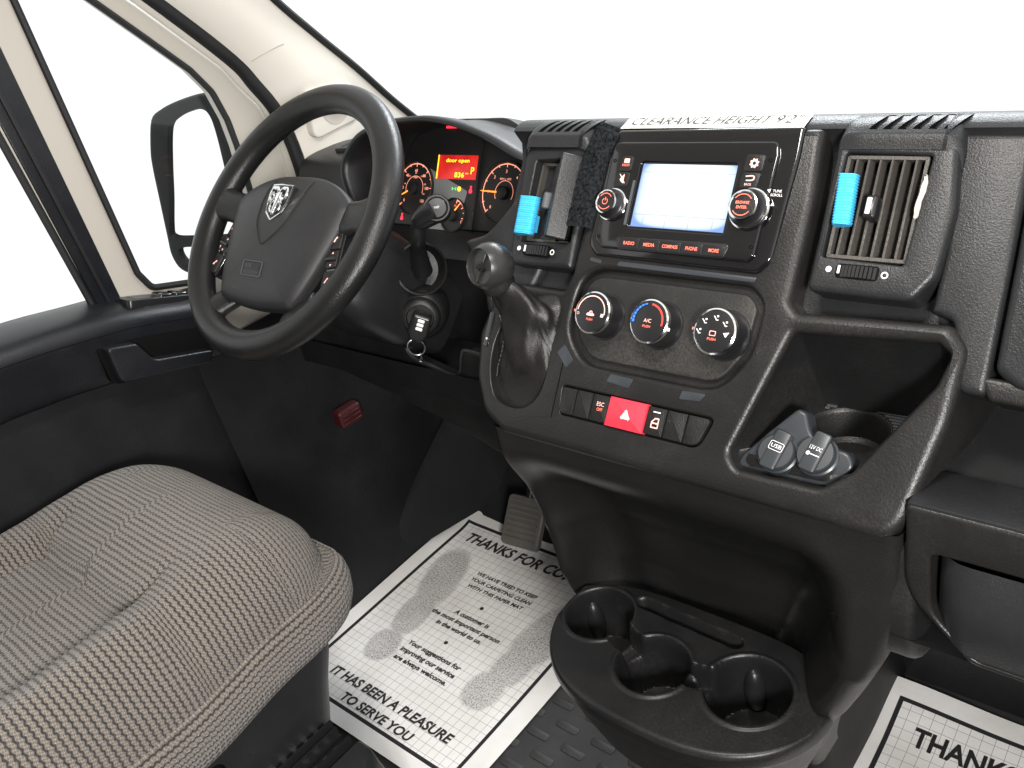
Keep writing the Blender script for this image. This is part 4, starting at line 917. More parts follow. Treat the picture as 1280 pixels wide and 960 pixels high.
m = MB(); m.tube([fr2.p(0.0125*cos(2*pi*k/36), 0.0125*sin(2*pi*k/36)) for k in range(36)], 0.0011, 8, closed=True); m.build('key_ring', 'steel', ky)
hk = fr2.p(0.004, -0.0125); m = MB(); m.tube([hk+Vector((0.010*a, 0, 0.010*b)) for a, b in cat([(-0.1, 0.25), (0, 0), (0.05, -0.7), (-0.15, -1.2), (-0.5, -1.1), (-0.45, -0.7)], 5, False)], 0.0013, 8); m.build('ring_hook', 'steel', ky)

# ------------------------------------------------------------------ instrument cluster
CT = radians(30); CLF = Fr((-0.5, 0.22, 0.85), (1, 0, 0), (0, sin(CT), cos(CT)), (0, -cos(CT), sin(CT)))   # a right, b up, c to the driver
cluster = thing('instrument_cluster', 'instrument cluster with orange lit gauges and red message display', 'gauges', (-0.545, 0.22, 0.74))
m = MB(); m.prism(CLF, rpoly([(-0.235, -0.125), (0.125, -0.125), (0.150, -0.06), (0.120, 0.01), (0.04, 0.045), (-0.14, 0.045), (-0.235, 0.0)], [.03, .03, .05, .05, .06, .06, .05], 6), -0.03, 0.0, 0.002); m.build('face_panel', 'gauge_face', cluster)
def gauge(cx, cy, r, nums, a0, a1, needle, big, name, inner=True):
    f2 = CLF.at(cx, cy, 0.0); m = MB(); m.lathe(f2, [(r*1.10, 0.0), (r*1.10, 0.004), (r*1.04, 0.0045), (r*1.02, 0.0008), (0.0, 0.0008)], 56); g = m.build(name, 'gauge_face', cluster)
    m = MB(); arc(m, f2, r, a0, a1, 0.0016, 0.0016, 60); m.build('scale_arc', 'glow_gauge', g, smooth=0)
    n = len(nums); tk = MB(); nb = MB()
    for k in range(2*n-1):
        an = a0+(a1-a0)*k/(2*n-2); f3 = f2.rot(an); ln = 0.0055 if k % 2 == 0 else 0.0035; tk.box(f3, r-ln, r+0.0008, -0.0005, 0.0005, 0.0012, 0.0017)
        if k % 2 == 0 and nums[k//2]: text_add(nb, nums[k//2], f2, (r-0.0115)*cos(an), (r-0.0115)*sin(an)-0.0022, 0.0045, c=0.0016, bold=0.01)
    tk.build('scale_ticks', 'glow_gauge', g, smooth=0)['kind'] = 'stuff'
    if nb.v: nb.build('numerals', 'glow_gauge', g, smooth=0)['kind'] = 'stuff'
    f3 = f2.rot(needle); m = MB(); m.add([f3.p(0.010, -0.0014, 0.006), f3.p(0.010, 0.0014, 0.006), f3.p(r*1.0, 0.0006, 0.006), f3.p(r*1.0, -0.0006, 0.006), f3.p(0.010, 0, 0.0075), f3.p(r, 0, 0.0068)], [[0, 4, 5, 3], [4, 1, 2, 5], [0, 3, 2, 1], [3, 5, 2], [0, 1, 4]]); m.build('needle', 'glow_needle', g, smooth=0)
    m = MB(); m.lathe(f2, [(0.010, 0.001), (0.0098, 0.0075), (0.008, 0.0085), (0, 0.0085)], 28); m.build('needle_hub', 'plastic_black', g)
    return g, f2
g, f2 = gauge(-0.1415, -0.066, 0.0405, ['0', '20', '40', '60', '80', '100', '120'], radians(222), radians(-42), radians(205), 1, 'speedometer')
text_obj('MPH', f2, 0.0, 0.016, 0.0032, 'glow_gauge', g, c=0.0016); m = MB(); arc(m, f2, 0.0205, radians(200), radians(-20), 0.0008, 0.0016, 30); m.build('inner_arc', 'glow_gauge', g, smooth=0)
nb = MB()
for k, tx in enumerate(('20', '40', '60', '80', '100', '120', '140')):
    an = radians(200-220*k/6); text_add(nb, tx, f2, 0.0245*cos(an), 0.0245*sin(an)-0.001, 0.0026, c=0.0016)
nb.build('inner_numerals', 'glow_gauge', g, smooth=0)['kind'] = 'stuff'
g, f2 = gauge(0.055, -0.066, 0.0435, ['0', '1', '2', '3', '4', '5', '6'], radians(222), radians(-42), radians(178), 1, 'tachometer')
text_obj('RPM x 1000', f2, 0.0, 0.019, 0.0032, 'glow_gauge', g, c=0.0016); m = MB(); arc(m, f2, 0.0185, radians(210), radians(-30), 0.0008, 0.0016, 30); m.build('inner_arc', 'glow_gauge', g, smooth=0)
g, f2 = gauge(-0.045, -0.104, 0.0245, ['', '', ''], radians(78), radians(-12), radians(48), 0, 'temperature_gauge')
text_obj('C', f2, 0.020, -0.012, 0.005, 'glow_gauge', g, c=0.0016); text_obj('H', f2, 0.002, 0.013, 0.004, 'legend_red', g, c=0.0016)
gp = rpoly([(-0.125, -0.028), (-0.022, -0.066), (-0.030, -0.100), (-0.055, -0.128), (-0.110, -0.128)], .004); m = MB(); m.prism(CLF, gp, -0.001, 0.0004); m.build('grey_field', 'gauge_grey', cluster)
m = MB(); m.prism(CLF, rrect(-0.092, -0.008, -0.0485, -0.0115, 0.0015), -0.001, 0.0012, 0.0003); lcd = m.build('message_display', 'lcd_red', cluster)
text_obj('door open', CLF, -0.050, -0.0225, 0.0058, 'glow_yellow', lcd, c=0.0016, w=0.051, bold=0.012); text_obj('P', CLF, -0.0155, -0.0400, 0.0105, 'glow_yellow', lcd, c=0.0016, bold=0.012); text_obj('836', CLF, -0.043, -0.0455, 0.0075, 'glow_yellow', lcd, c=0.0016, w=0.021, bold=0.012); text_obj('mi', CLF, -0.027, -0.0405, 0.0030, 'glow_yellow', lcd, c=0.0016, w=0.006)
m = MB(); m.box(CLF, -0.0935, -0.0922, -0.0485, -0.0115, 0.001, 0.0022); m.build('display_edge_light', 'glow_amber', lcd, smooth=0)
text_obj('H', CLF, -0.051, -0.0655, 0.0045, 'glow_green', cluster, name='position_lamp', c=0.0012, w=0.009)
m = MB(); f3 = CLF.at(-0.0395, -0.0632)
st_ = [((0.0045 if k % 2 else 0.0030)*cos(2*pi*k/16), (0.0045 if k % 2 else 0.0030)*sin(2*pi*k/16)) for k in range(16)]; m.fill(f3, [st_], 0.0012); m.build('warning_lamp', 'glow_amber', cluster, smooth=0)
for (a, b) in ((-0.0145, -0.063), (-0.1635, -0.112)):
    f3 = CLF.at(a, b); m = MB(); m.fill(f3, [cat([(0.0, 0.0055), (0.0022, 0.004), (0.0014, 0.0012), (0.0030, -0.001), (0.0030, -0.0055), (-0.0030, -0.0055), (-0.0030, -0.001), (-0.0014, 0.0012), (-0.0022, 0.004)], 3)], 0.0012); m.build('belt_lamp', 'glow_red', cluster, smooth=0)
m = MB(); m.box(CLF, 0.000, 0.0025, -0.125, 0.02, 0.0, 0.006); m.build('divider', 'plastic_black', cluster, smooth=0)
m = MB(); m.box(CLF, -0.085, -0.045, 0.030, 0.0345, 0.0, 0.0015); m.build('tell_tale_strip', 'glow_red', cluster, smooth=0)
# ------------------------------------------------------------------ left dash: hood and lower body
rim = [(-0.705, 0.10, 0.800), (-0.712, 0.105, 0.845), (-0.706, 0.115, 0.872), (-0.672, 0.122, 0.901), (-0.625, 0.126, 0.917), (-0.575, 0.128, 0.9245), (-0.510, 0.128, 0.927), (-0.443, 0.125, 0.918), (-0.375, 0.115, 0.902), (-0.315, 0.098, 0.886), (-0.262, 0.080, 0.882), (-0.225, 0.066, 0.884)]
rm = cat(rim, 5, False); C0 = Vector((-0.52, 0.12, 0.80)); rows = []
def rimmed(k, dy, dz): return [Vector((C0.x+(p[0]-C0.x)*k, p[1]+dy, C0.z+(p[2]-C0.z)*k+dz)) for p in rm]
rows = [rimmed(0.80, 0.10, -0.012), rimmed(0.885, 0.03, 0.0), rimmed(0.925, 0.004, 0.0), rimmed(0.95, -0.003, 0.0), rimmed(0.985, -0.003, 0.0), rimmed(1.0, 0.002, 0.0), rimmed(1.003, 0.012, -0.003), rimmed(1.0, 0.035, -0.012), rimmed(0.985, 0.08, -0.030), rimmed(0.95, 0.16, -0.062), rimmed(0.9, 0.26, -0.10), rimmed(0.85, 0.40, -0.15)]
m = MB(); m.grid(rows); m.build('cluster_hood', 'plastic_dash', dash, smooth=70)
rows = [rimmed(0.81, 0.095, -0.012), rimmed(0.79, 0.16, -0.025)]
m = MB(); m.grid(rows); m.build('hood_liner', 'satin_black', dash, smooth=70)
# surface between cluster and vent
m = MB(); m.panel(FA, cat(mm([(-140, 0), (-190, 4), (-219, 30), (-236, 56), (-254, 84), (-278, 111), (-306, 122), (-300, 138), (-268, 168), (-244, 210), (-215, 235), (-180, 150)]), 5), [], -0.05, -0.020, 0.010); m.build('cluster_side_panel', 'plastic_dash', dash)
m = MB(); m.grid([[Vector((x, y, z)) for y, z in cat([(0.55, 0.78), (0.30, 0.842), (0.20, 0.846), (0.165, 0.835), (0.145, 0.80), (0.15, 0.74), (0.13, 0.66), (0.12, 0.60)], 4, False)] for x in (-0.90, -0.86, -0.80, -0.74, -0.715)]); m.build('driver_dash_body', 'plastic_dash', dash, smooth=60)
m = MB(); m.grid([[Vector((x, y, z)) for y, z in ((0.215, 0.750), (0.17, 0.740), (0.12, 0.735), (0.10, 0.72), (0.12, 0.62), (0.13, 0.55))] for x in (-0.72, -0.6, -0.45, -0.28)]); m.build('cluster_sill', 'plastic_dash', dash, smooth=60)
# end vent of the dash near the door
EV = Fr((-0.80, 0.235, 0.8475), (1, 0.15, 0), (-0.15, 1, 0.02), (0, -0.1, 1)); hs = []
for k in range(8):
    x = -0.038+0.0105*k; hs.append((rpoly([(x, -0.018), (x+0.0055, -0.018), (x+0.0115, 0.018), (x+0.006, 0.018)], 0.0015, 3), -0.010, 0.0006, True))
m = MB(); m.panel(EV, rrect(-0.050, 0.056, -0.028, 0.028, 0.010), hs, -0.02, 0.006, 0.003); ev = m.build('end_vent', 'plastic_dash', dash)
for h in hs:
    m = MB(); m.fill(EV, [inset(h[0], 0.0003)], -0.0095); m.build('slot_liner', 'deep_black', ev, smooth=0)

# knee panel with notched pocket
KP = Fr((0, -0.055, 0), (1, 0, 0), (0, 0.10, 0.995), (0, -0.995, 0.10))
m = MB(); kout = rpoly([(-0.80, 0.685), (-0.560, 0.690), (-0.552, 0.640), (-0.545, 0.598), (-0.455, 0.580), (-0.436, 0.590), (-0.425, 0.622), (-0.410, 0.628), (-0.20, 0.612), (-0.20, 0.47), (-0.33, 0.455), (-0.45, 0.49), (-0.60, 0.52), (-0.80, 0.55)], [.02, .012, .03, .02, .012, .01, .008, .01, 0, 0, .03, .03, .03, 0], 5)
m.panel(KP, kout, [], -0.02, 0.0, 0.004); kpo = m.build('knee_panel', 'plastic_black', dash)
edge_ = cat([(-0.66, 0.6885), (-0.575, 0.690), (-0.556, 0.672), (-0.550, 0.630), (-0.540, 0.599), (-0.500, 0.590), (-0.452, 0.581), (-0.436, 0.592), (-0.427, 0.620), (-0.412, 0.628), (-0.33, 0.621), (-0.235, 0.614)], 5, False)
m = MB(); m.tube([KP.p(a, b-0.001, -0.004) for a, b in edge_], 0.0028, 8); m.build('pocket_lit_edge', 'plastic_highlight', kpo)  # edge trim in lighter plastic, painting the lit edge of the notch
m = MB(); m.grid([[Vector((x, y, z)) for x in (-0.80, -0.5, -0.18)] for y, z in ((-0.02, 0.60), (-0.02, 0.555), (0.05, 0.548), (0.16, 0.56), (0.17, 0.72))]); m.build('pocket_liner', 'plastic_footwell', dash)
# small grey bracket seen inside the pocket
m = MB(); m.prism(Fr((-0.36, 0.02, 0.612), (1, 0, 0), (0, 0.3, 0.95), (0, -0.95, 0.3)), [(-0.02, -0.012), (0.015, -0.02), (0.005, 0.004), (-0.008, 0.008)], -0.004, 0.0, 0.001); m.build('pocket_bracket', 'plastic_grey', dash)
# ------------------------------------------------------------------ footwell
m = MB(); m.grid([[Vector((x, y, z)) for y, z in ((0.20, 0.0), (0.31, 0.03), (0.40, 0.14), (0.46, 0.30), (0.50, 0.62))] for x in (-0.98, -0.7, -0.45, -0.12)]); fw = m.build('firewall', 'carpet_dark', None, smooth=60); fw['kind'] = 'structure'
m = MB(); m.grid([[Vector((x, y, z)) for x, z in ((-0.845, 0.0), (-0.865, 0.10), (-0.885, 0.30), (-0.90, 0.62))] for y in (-0.16, -0.05, 0.10, 0.30, 0.50)]); kp = m.build('kick_panel', 'plastic_footwell', None, smooth=60); tag(kp, 'dark kick panel on the side of the driver footwell', 'trim panel')
# wheel arch hump
m = MB(); rows = []
for i in range(13):
    t = i/12; y = 0.02+0.42*t; hw_ = 0.10*t
    rows.append([Vector((-0.87+hw_*1.1*sin(q), y, 0.30*t**0.8*cos(q)+0.02)) for q in [pi/2*k/8 for k in range(9)]])
m.grid(rows); wa = m.build('wheel_arch_cover', 'carpet_dark', None, smooth=70); tag(wa, 'dark ribbed wheel arch cover in the driver footwell corner', 'trim panel')
# red bonnet release
RL = Fr((-0.862, 0.060, 0.385), (0.1, 1, 0), (0, 0, 1), (1, -0.1, 0)); rl = thing('bonnet_release', 'dark red bonnet release handle low on the kick panel', 'handle', (-0.862, 0.06, 0.36))
m = MB(); m.prism(RL, rrect(-0.028, 0.024, -0.018, 0.018, 0.008), 0.0, 0.022, 0.006); hd = m.build('handle', 'red_lever', rl)
for k in range(3):
    m = MB(); m.box(RL, -0.022, 0.018, -0.012+0.009*k, -0.008+0.009*k, 0.021, 0.0245); m.build('grip_rib', 'red_lever', hd, bevel=0.0008, seg=1)
# accelerator pedal
PD = Fr((-0.612, 0.205, 0.098), (1, 0.10, 0), (-0.05, 0.62, 0.78), (0.0, -0.78, 0.62)); pd = thing('accelerator_pedal', 'ribbed worn metal pedal standing at the edge of paper mat', 'pedal', (-0.60, 0.23, 0.04))
m = MB(); m.prism(PD, rrect(-0.045, 0.045, -0.052, 0.050, 0.012), -0.012, 0.0, 0.004); pp = m.build('pedal_pad', 'pedal_metal', pd)
for k in range(8):
    m = MB(); b = -0.038+0.0108*k; m.prism(PD, rrect(-0.036, 0.036, b, b+0.005, 0.002, 3), -0.001, 0.0032, 0.001, 2); m.build('rib', 'pedal_metal', pp)
m = MB(); m.tube([PD.p(0, 0.03, -0.012), PD.p(0.0, 0.12, 0.0), PD.p(0.02, 0.30, 0.02)], 0.009, 10); m.build('pedal_arm', 'satin_black', pd)
# passenger footwell toe board
m = MB(); m.grid([[Vector((x, y, z)) for y, z in ((0.262, 0.003), (0.30, 0.012), (0.36, 0.06), (0.41, 0.20), (0.41, 0.60))] for x in (0.10, 0.3, 0.75)]); tb_ = m.build('toe_board', 'plastic_footwell', None, smooth=50); tag(tb_, 'dark moulded toe board under the glovebox', 'trim panel')
m = MB(); m.prism(Fr((0.112, 0.30, 0.0), (0.2, 1, 0), (0, 0, 1), (1, -0.2, 0)), rpoly([(-0.06, 0), (0.09, 0), (0.09, 0.30), (0.02, 0.30), (-0.03, 0.08)], .01), -0.03, 0.0, 0.004); br_ = m.build('console_bracket', 'plastic_black', None); tag(br_, 'dark upright bracket at the console foot beside passenger mat', 'bracket')

# ------------------------------------------------------------------ paper mats
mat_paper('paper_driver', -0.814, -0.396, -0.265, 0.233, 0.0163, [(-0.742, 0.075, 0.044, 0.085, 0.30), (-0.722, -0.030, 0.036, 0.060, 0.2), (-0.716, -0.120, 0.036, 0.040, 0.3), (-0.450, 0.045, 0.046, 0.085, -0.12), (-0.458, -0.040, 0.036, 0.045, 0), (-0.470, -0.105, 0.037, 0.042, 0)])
def paper(name, mat, x0, x1, y0, y1, zf, label, o=(0, 0), ang=0.0):
    rows, uv = [], []; n = 36; vs = []
    for j in range(n+1):
        row = []
        for i in range(n+1):
            u = x0+(x1-x0)*i/n; v = y0+(y1-y0)*j/n; px_, py_ = o[0]+(u-o[0])*cos(ang)-(v-o[1])*sin(ang), o[1]+(u-o[0])*sin(ang)+(v-o[1])*cos(ang)
            row.append(Vector((px_, py_, zf(u, v)))); uv.append((u, v))
        rows.append(row)
    m = MB(); m.grid(rows); ob = m.build(name, mat, None, smooth=80, uv=uv); tag(ob, label, 'floor mat', 'printed paper floor mats'); return ob
zf1 = lambda u, v: 0.0045+0.0035*(1+sin(u*14+1)*sin(v*11))*0.5+0.010*smst(0.20, 0.27, v)+0.006*smst(-0.79, -0.85, u)
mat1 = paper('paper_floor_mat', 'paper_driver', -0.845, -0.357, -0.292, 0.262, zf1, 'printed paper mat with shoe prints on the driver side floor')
class ZF:
    """paper surface as a drawing frame"""
    def __init__(s, zf, o=(0, 0), ang=0): s.zf, s.oo, s.ang = zf, o, ang
    def p(s, a, b, c=0):
        o = s.oo; return Vector((o[0]+(a-o[0])*cos(s.ang)-(b-o[1])*sin(s.ang), o[1]+(a-o[0])*sin(s.ang)+(b-o[1])*cos(s.ang), s.zf(a, b)+c))
Z1 = ZF(zf1); cxm = -0.605
for (tx, y, h, w_, xa, it) in (('THANKS FOR COMING', 0.181, 0.0255, 0.352, cxm, 0.22), ('WE HAVE TRIED TO KEEP', 0.1125, 0.0085, 0.157, cxm, 0.15), ('YOUR CARPETING CLEAN', 0.0945, 0.0085, 0.158, cxm, 0.15), ('WITH THIS PAPER MAT', 0.0770, 0.0085, 0.145, cxm, 0.15),
        ('A customer is', 0.0090, 0.0100, 0.090, cxm, 0.15), ('the most important person', -0.0100, 0.0100, 0.176, cxm, 0.15), ('in the world to us.', -0.0285, 0.0100, 0.117, cxm, 0.15),
        ('Your suggestions for', -0.0945, 0.0100, 0.136, cxm, 0.15), ('improving our service', -0.1135, 0.0100, 0.140, cxm, 0.15), ('are always welcome.', -0.1330, 0.0100, 0.136, cxm, 0.15),
        ('IT HAS BEEN A PLEASURE', -0.2185, 0.0185, 0.312, -0.602, 0.15), ('TO SERVE YOU', -0.2510, 0.0170, 0.182, -0.599, 0.15)):
    text_obj(tx, Z1, xa, y, h, 'print_black', mat1, w=w_, bold=0.03 if h > 0.012 else 0.036, shear=it, c=0.0007)
for y in (0.044, -0.057):
    m = MB(); m.fill(Z1, [circ(-0.6065, y, 0.0042, 20)], 0.0007); m.build('printed_dot', 'print_black', mat1, smooth=0)
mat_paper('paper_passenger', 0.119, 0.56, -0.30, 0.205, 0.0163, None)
zf2 = lambda u, v: 0.006+0.012*smst(0.12, 0.24, v)+0.006*sin(u*16)*smst(0.05, 0.24, v)
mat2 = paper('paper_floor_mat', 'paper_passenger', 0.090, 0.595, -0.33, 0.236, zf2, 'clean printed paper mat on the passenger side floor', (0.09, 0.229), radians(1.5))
Z2 = ZF(zf2, (0.09, 0.229), radians(1.5))
text_obj('THANKS FOR COMING', Z2, 0.155, 0.136, 0.0300, 'print_black', mat2, w=0.36, align='L', bold=0.03, c=0.0008)
text_obj('WE HAVE TRIED TO KEEP', Z2, 0.34, 0.085, 0.0085, 'print_black', mat2, w=0.157, bold=0.02, c=0.0008)

# ------------------------------------------------------------------ driver seat
seat = thing('driver_seat', 'driver seat cushion in ribbed grey woven fabric on black plastic base', 'seat', (-0.63, -0.6, 0.0))
SX, SHW = -0.640, 0.242
YF, YR = -0.276, -1.02
def seat_pt(a, y):
    """a in -1..1 across, y along; returns the padded top surface"""
    fr_ = max(0, min(1, (y-(YF-0.17))/0.17)); hw = SHW*(0.74+0.26*max(0, 1-fr_**3.0)**0.6)
    x = SX+hw*a
    ab = abs(a); back = smst(-0.40, -0.56, y)
    z = 0.562-0.020*back
    z += 0.026*math.exp(-((ab-0.78)/0.17)**2)*back
    z -= 0.012*smst(0.58, 0.50, ab)*smst(-0.500, -0.545, y)
    gx = math.exp(-((ab-0.545)/0.022)**2)*smst(-0.42, -0.52, y); gy = math.exp(-((y+0.525)/0.014)**2)*smst(0.60, 0.52, ab)
    z -= 0.015*gx+0.017*gy
    z += 0.010*math.exp(-((y+0.42)/0.08)**2)*(1-ab*0.5)
    ed = max(0, (ab-0.55)/0.45); rho = min(1, (ed**3+fr_**3.4)**(1/3))
    z -= 0.104*(1-sqrt(max(1-rho**2.3, 0)))
    z += 0.0012*sin(y*70+a*4)*sin(a*9+y*20)*(1-rho)
    return Vector((x, y, z))
NA, NYY = 96, 120; rows, uv = [], []
ys = [YR+(YF-YR)*(1-(1-j/NYY)**1.6) for j in range(NYY+1)]
avs = [sin(pi/2*(-1+2*i/NA)*0.999) for i in range(NA+1)]
prev = None; vacc = [0.0]*(NA+1)
for j, y in enumerate(ys):
    row = [seat_pt(a, y) for a in avs]; uacc = 0
    for i, p in enumerate(row):
        if prev: vacc[i] += (p-prev[i]).length
        if i: uacc += (p-row[i-1]).length
        uv.append((uacc, vacc[NA//2] if y < YF-0.10 else vacc[i]))
    rows.append(row); prev = row
vm = None
m = MB(); m.grid(rows); cush = m.build('cushion', 'woven_fabric', seat, smooth=80, uv=uv)
# boxing strip round the sides and the front
edge = [r[-1] for r in rows]+[rows[-1][i] for i in range(NA-1, -1, -1)]+[r[0] for r in rows[::-1]][1:]
rows2, uv2 = [], []; cc_ = Vector((SX, -0.62, 0))
levels = [(0, 0.0), (0.004, 0.004), (0.014, 0.009), (0.032, 0.011), (0.055, 0.008), (0.075, 0.0), (0.085, -0.010)]
per = [0.0]
for i in range(1, len(edge)): per.append(per[-1]+(edge[i]-edge[i-1]).length)
def outn(i):
    a = edge[max(i-2, 0)]; b = edge[min(i+2, len(edge)-1)]; t = (b-a); n_ = Vector((t.y, -t.x, 0)); n_ = n_.normalized() if n_.length > 1e-6 else Vector((1, 0, 0))
    if n_.dot(edge[i]-cc_) < 0: n_ = -n_
    return n_
nrm = [outn(i) for i in range(len(edge))]
for d, o_ in levels:
    for i, p in enumerate(edge): uv2.append((per[i], 0.0035+d*0.95))
    rows2.append([Vector((p.x, p.y, p.z-d))+nrm[i]*o_ for i, p in enumerate(edge)])
m = MB(); m.grid(rows2); m.build('boxing', 'woven_fabric', seat, smooth=80, uv=uv2)
pv = MB(); pth = [Vector((p.x, p.y, p.z-0.001))+nrm[i]*0.0008 for i, p in enumerate(edge)][::2]; pv.tube(pth, 0.0026, 10)
puv = []
for i in range(len(pth)):
    for k in range(10): puv.append((per[min(i*2, len(per)-1)], 0.0035+0.0003*k))
pv.build('piping', 'woven_fabric', cush, smooth=80, uv=puv)
# plastic base under the cushion
def ring(z, k, yf): return [Vector((x, y, z)) for x, y in rrect(SX-0.215*k, SX+0.210*k, -1.02, yf, 0.05, 6)]
m = MB(); m.loft([ring(0.408, 1.02, -0.335), ring(0.375, 1.02, -0.325), ring(0.34, 1.0, -0.33), ring(0.30, 0.985, -0.345), ring(0.22, 0.97, -0.37)], False, False); m.build('seat_skirt', 'seat_base_plastic', seat, smooth=50)
m = MB(); m.loft([ring(0.24, 0.80, -0.42), ring(0.0, 0.80, -0.42)], True, False); m.build('pedestal', 'seat_base_plastic', seat)
m = MB(); m.lathe(Fr((SX+0.206, -0.545, 0.318), (0, 1, 0), (0, 0, 1), (1, 0, 0)), [(0.013, 0.0), (0.013, 0.004), (0.010, 0.006), (0.008, 0.001), (0, 0.0)], 20); m.build('bolt_recess', 'deep_black', seat)
# slide rails reaching out in front of the skirt
for k, (x, z, w_) in enumerate(((-0.430, 0.262, 0.016), (-0.393, 0.254, 0.016))):
    f_ = Fr((x, 0, z), (1, 0, 0), (0, 1, 0), (0, 0, 1)); m = MB()
    m.box(f_, -w_, w_, -0.95, -0.392+0.004*k, -0.024, -0.018); m.box(f_, -w_, -w_+0.003, -0.95, -0.392, -0.018, 0.004); m.box(f_, w_-0.003, w_, -0.95, -0.392, -0.018, 0.004)
    rl_ = m.build('slide_rail', 'satin_black', seat, smooth=0); rl_['kind'] = 'stuff'
    for q in range(6):
        m = MB(); m.box(f_, -0.006, 0.006, -0.412-0.018*q, -0.405-0.018*q, -0.0178, -0.0160); m.build('rail_notch', 'steel', rl_, smooth=0)
f_ = Fr((-0.358, -0.472, 0.225), (1, 0, 0), (0, 1, 0), (0, 0, 1)); m = MB(); m.loft([[f_.p(a, b, c) for a, b in rpoly([(-0.016-k, -0.5), (0.028+k, -0.5), (0.030+k, 0.060+k), (0.012, 0.088+k), (-0.016-k, 0.088+k)], [0, 0, .03, .012, .006], 5)] for k, c in ((0.03, -0.225), (0.020, -0.10), (0.004, -0.012), (0.0, 0.018), (-0.003, 0.022))]); rc = m.build('rail_cover', 'seat_base_plastic', seat, smooth=40)
m = MB(); m.lathe(Fr((-0.358, -0.447, 0.2475), (1, 0, 0), (0, 1, 0), (0, 0, 1)), [(0.011, 0.0), (0.011, 0.001), (0.008, 0.0014), (0.006, -0.004), (0, -0.004)], 20); m.build('bolt_recess', 'deep_black', rc)
# ------------------------------------------------------------------ driver door
door = thing('driver_door', 'driver door with dark panel, cream window frame and pull handle', 'door', (-0.94, -0.5, 0.05))
def sill(y): 
    t = [(-1.2, 0.80), (-0.60, 0.797), (-0.45, 0.790), (-0.36, 0.778), (-0.29, 0.764), (-0.25, 0.757), (-0.20, 0.742), (-0.14, 0.722), (-0.05, 0.704), (0.05, 0.70)]
    for (a, z0), (b, z1) in zip(t, t[1:]):
        if y <= b: return z0+(z1-z0)*(y-a)/(b-a)
    return 0.70
ysd = [-1.2+0.025*i for i in range(48)]
prof = cat([(-0.965, 0.004), (-0.935, 0.004), (-0.900, -0.001), (-0.876, -0.010), (-0.866, -0.026), (-0.866, -0.045), (-0.872, -0.070), (-0.880, -0.105), (-0.892, -0.118), (-0.93, -0.122)], 4, False)
m = MB(); m.grid([[Vector((x, y, sill(y)+z)) for x, z in prof] for y in ysd if y < -0.075]); m.build('arm_rail', 'plastic_door', door, smooth=70)
m = MB(); m.grid([[Vector((x, y, z)) for x, z in ((-0.922, sill(y)-0.09), (-0.918, 0.55), (-0.912, 0.40), (-0.905, 0.25), (-0.90, 0.05))] for y in ysd if y < -0.1]); m.build('door_panel', 'plastic_footwell', door, smooth=70)
m = MB(); m.tube([Vector((-0.866, y, sill(y)-0.033)) for y in ysd if y < -0.1], 0.0012, 6); m.build('rail_seam', 'deep_black', door)
m = MB(); m.grid([[Vector((-0.905+0.05*q*sin(pi*min(1, max(0, (z-0.10)/0.22))), y, z)) for z in (0.10, 0.14, 0.20, 0.27, 0.32)] for y, q in ((-1.1, 1), (-0.5, 1), (-0.30, 0.9), (-0.22, 0.5), (-0.18, 0))]); m.build('door_pocket', 'plastic_footwell', door, smooth=70)
# pull handle: black slab painted as the recess shade, with an L-shaped grip
HF = Fr((-0.8680, 0, 0), (0, 1, -0.32), (0, 0.0, 1), (1, 0, 0))
m = MB(); m.prism(HF, rpoly([(-0.302, 0.608), (-0.135, 0.626), (-0.130, 0.700), (-0.302, 0.700-0.078)], .008) if False else rpoly([(-0.322, 0.556), (-0.150, 0.566), (-0.140, 0.632), (-0.322, 0.630)], .012), -0.03, 0.001, 0.0005); m.build('recess_shade_slab', 'deep_black', door)
m = MB(); m.panel(HF, rpoly([(-0.316, 0.562), (-0.165, 0.566), (-0.150, 0.588), (-0.252, 0.590), (-0.268, 0.622), (-0.314, 0.622)], [.010, .012, .006, .014, .008, .008], 6), [], -0.02, 0.022, 0.004); m.build('pull_handle', 'plastic_door', door)
# window switch plate on the rail
m = MB(); WS = Fr((-0.905, -0.165, 0.7330), (1, 0, 0), (0, 0.94, -0.34), (0, 0.34, 0.94)); m.prism(WS, rrect(-0.030, 0.022, -0.065, 0.050, 0.008), -0.01, 0.002, 0.001); wsp = m.build('switch_plate', 'satin_black', door)
for k in range(2):
    m = MB(); m.prism(WS, rrect(-0.020, 0.012, -0.008+0.026*k, 0.014+0.026*k, 0.004), 0.001, 0.006, 0.003); m.build('window_switch', 'gloss_black', wsp)
m = MB(); m.prism(WS, rrect(-0.018, 0.010, -0.050, -0.022, 0.003), 0.001, 0.003, 0.001); m.build('lock_switch', 'plastic_grey', wsp)
# window frame
DF = Fr((-0.930, 0, 0), (0, 1, 0), (0, 0, 1), (1, 0, 0))
quarter = rpoly([(-0.182, 1.30), (-0.178, 0.775), (-0.165, 0.742), (-0.10, 0.722), (0.03, 0.722), (0.066, 0.76), (0.076, 0.900), (0.0755, 0.945), (0.066, 0.995), (0.042, 1.037), (-0.008, 1.096), (-0.07, 1.168), (-0.16, 1.27)], [.02, .02, .02, .02, .02, .03, .03, .04, .04, .03, .03, .03, .02], 5)
mainw = rpoly([(-0.290, 1.33), (-0.252, 0.70), (-1.10, 0.74), (-1.10, 1.45), (-0.42, 1.45)], .03, 5)
outer = rpoly([(-1.2, 0.60), (0.13, 0.60), (0.150, 0.74), (0.158, 0.850), (0.147, 0.945), (0.118, 0.99), (0.10, 1.025), (-0.005, 1.148), (-0.13, 1.285), (-0.30, 1.46), (-0.40, 1.53), (-1.2, 1.55)], [0, .02, .02, .05, .05, .03, .03, .03, .03, .05, .05, 0], 5)
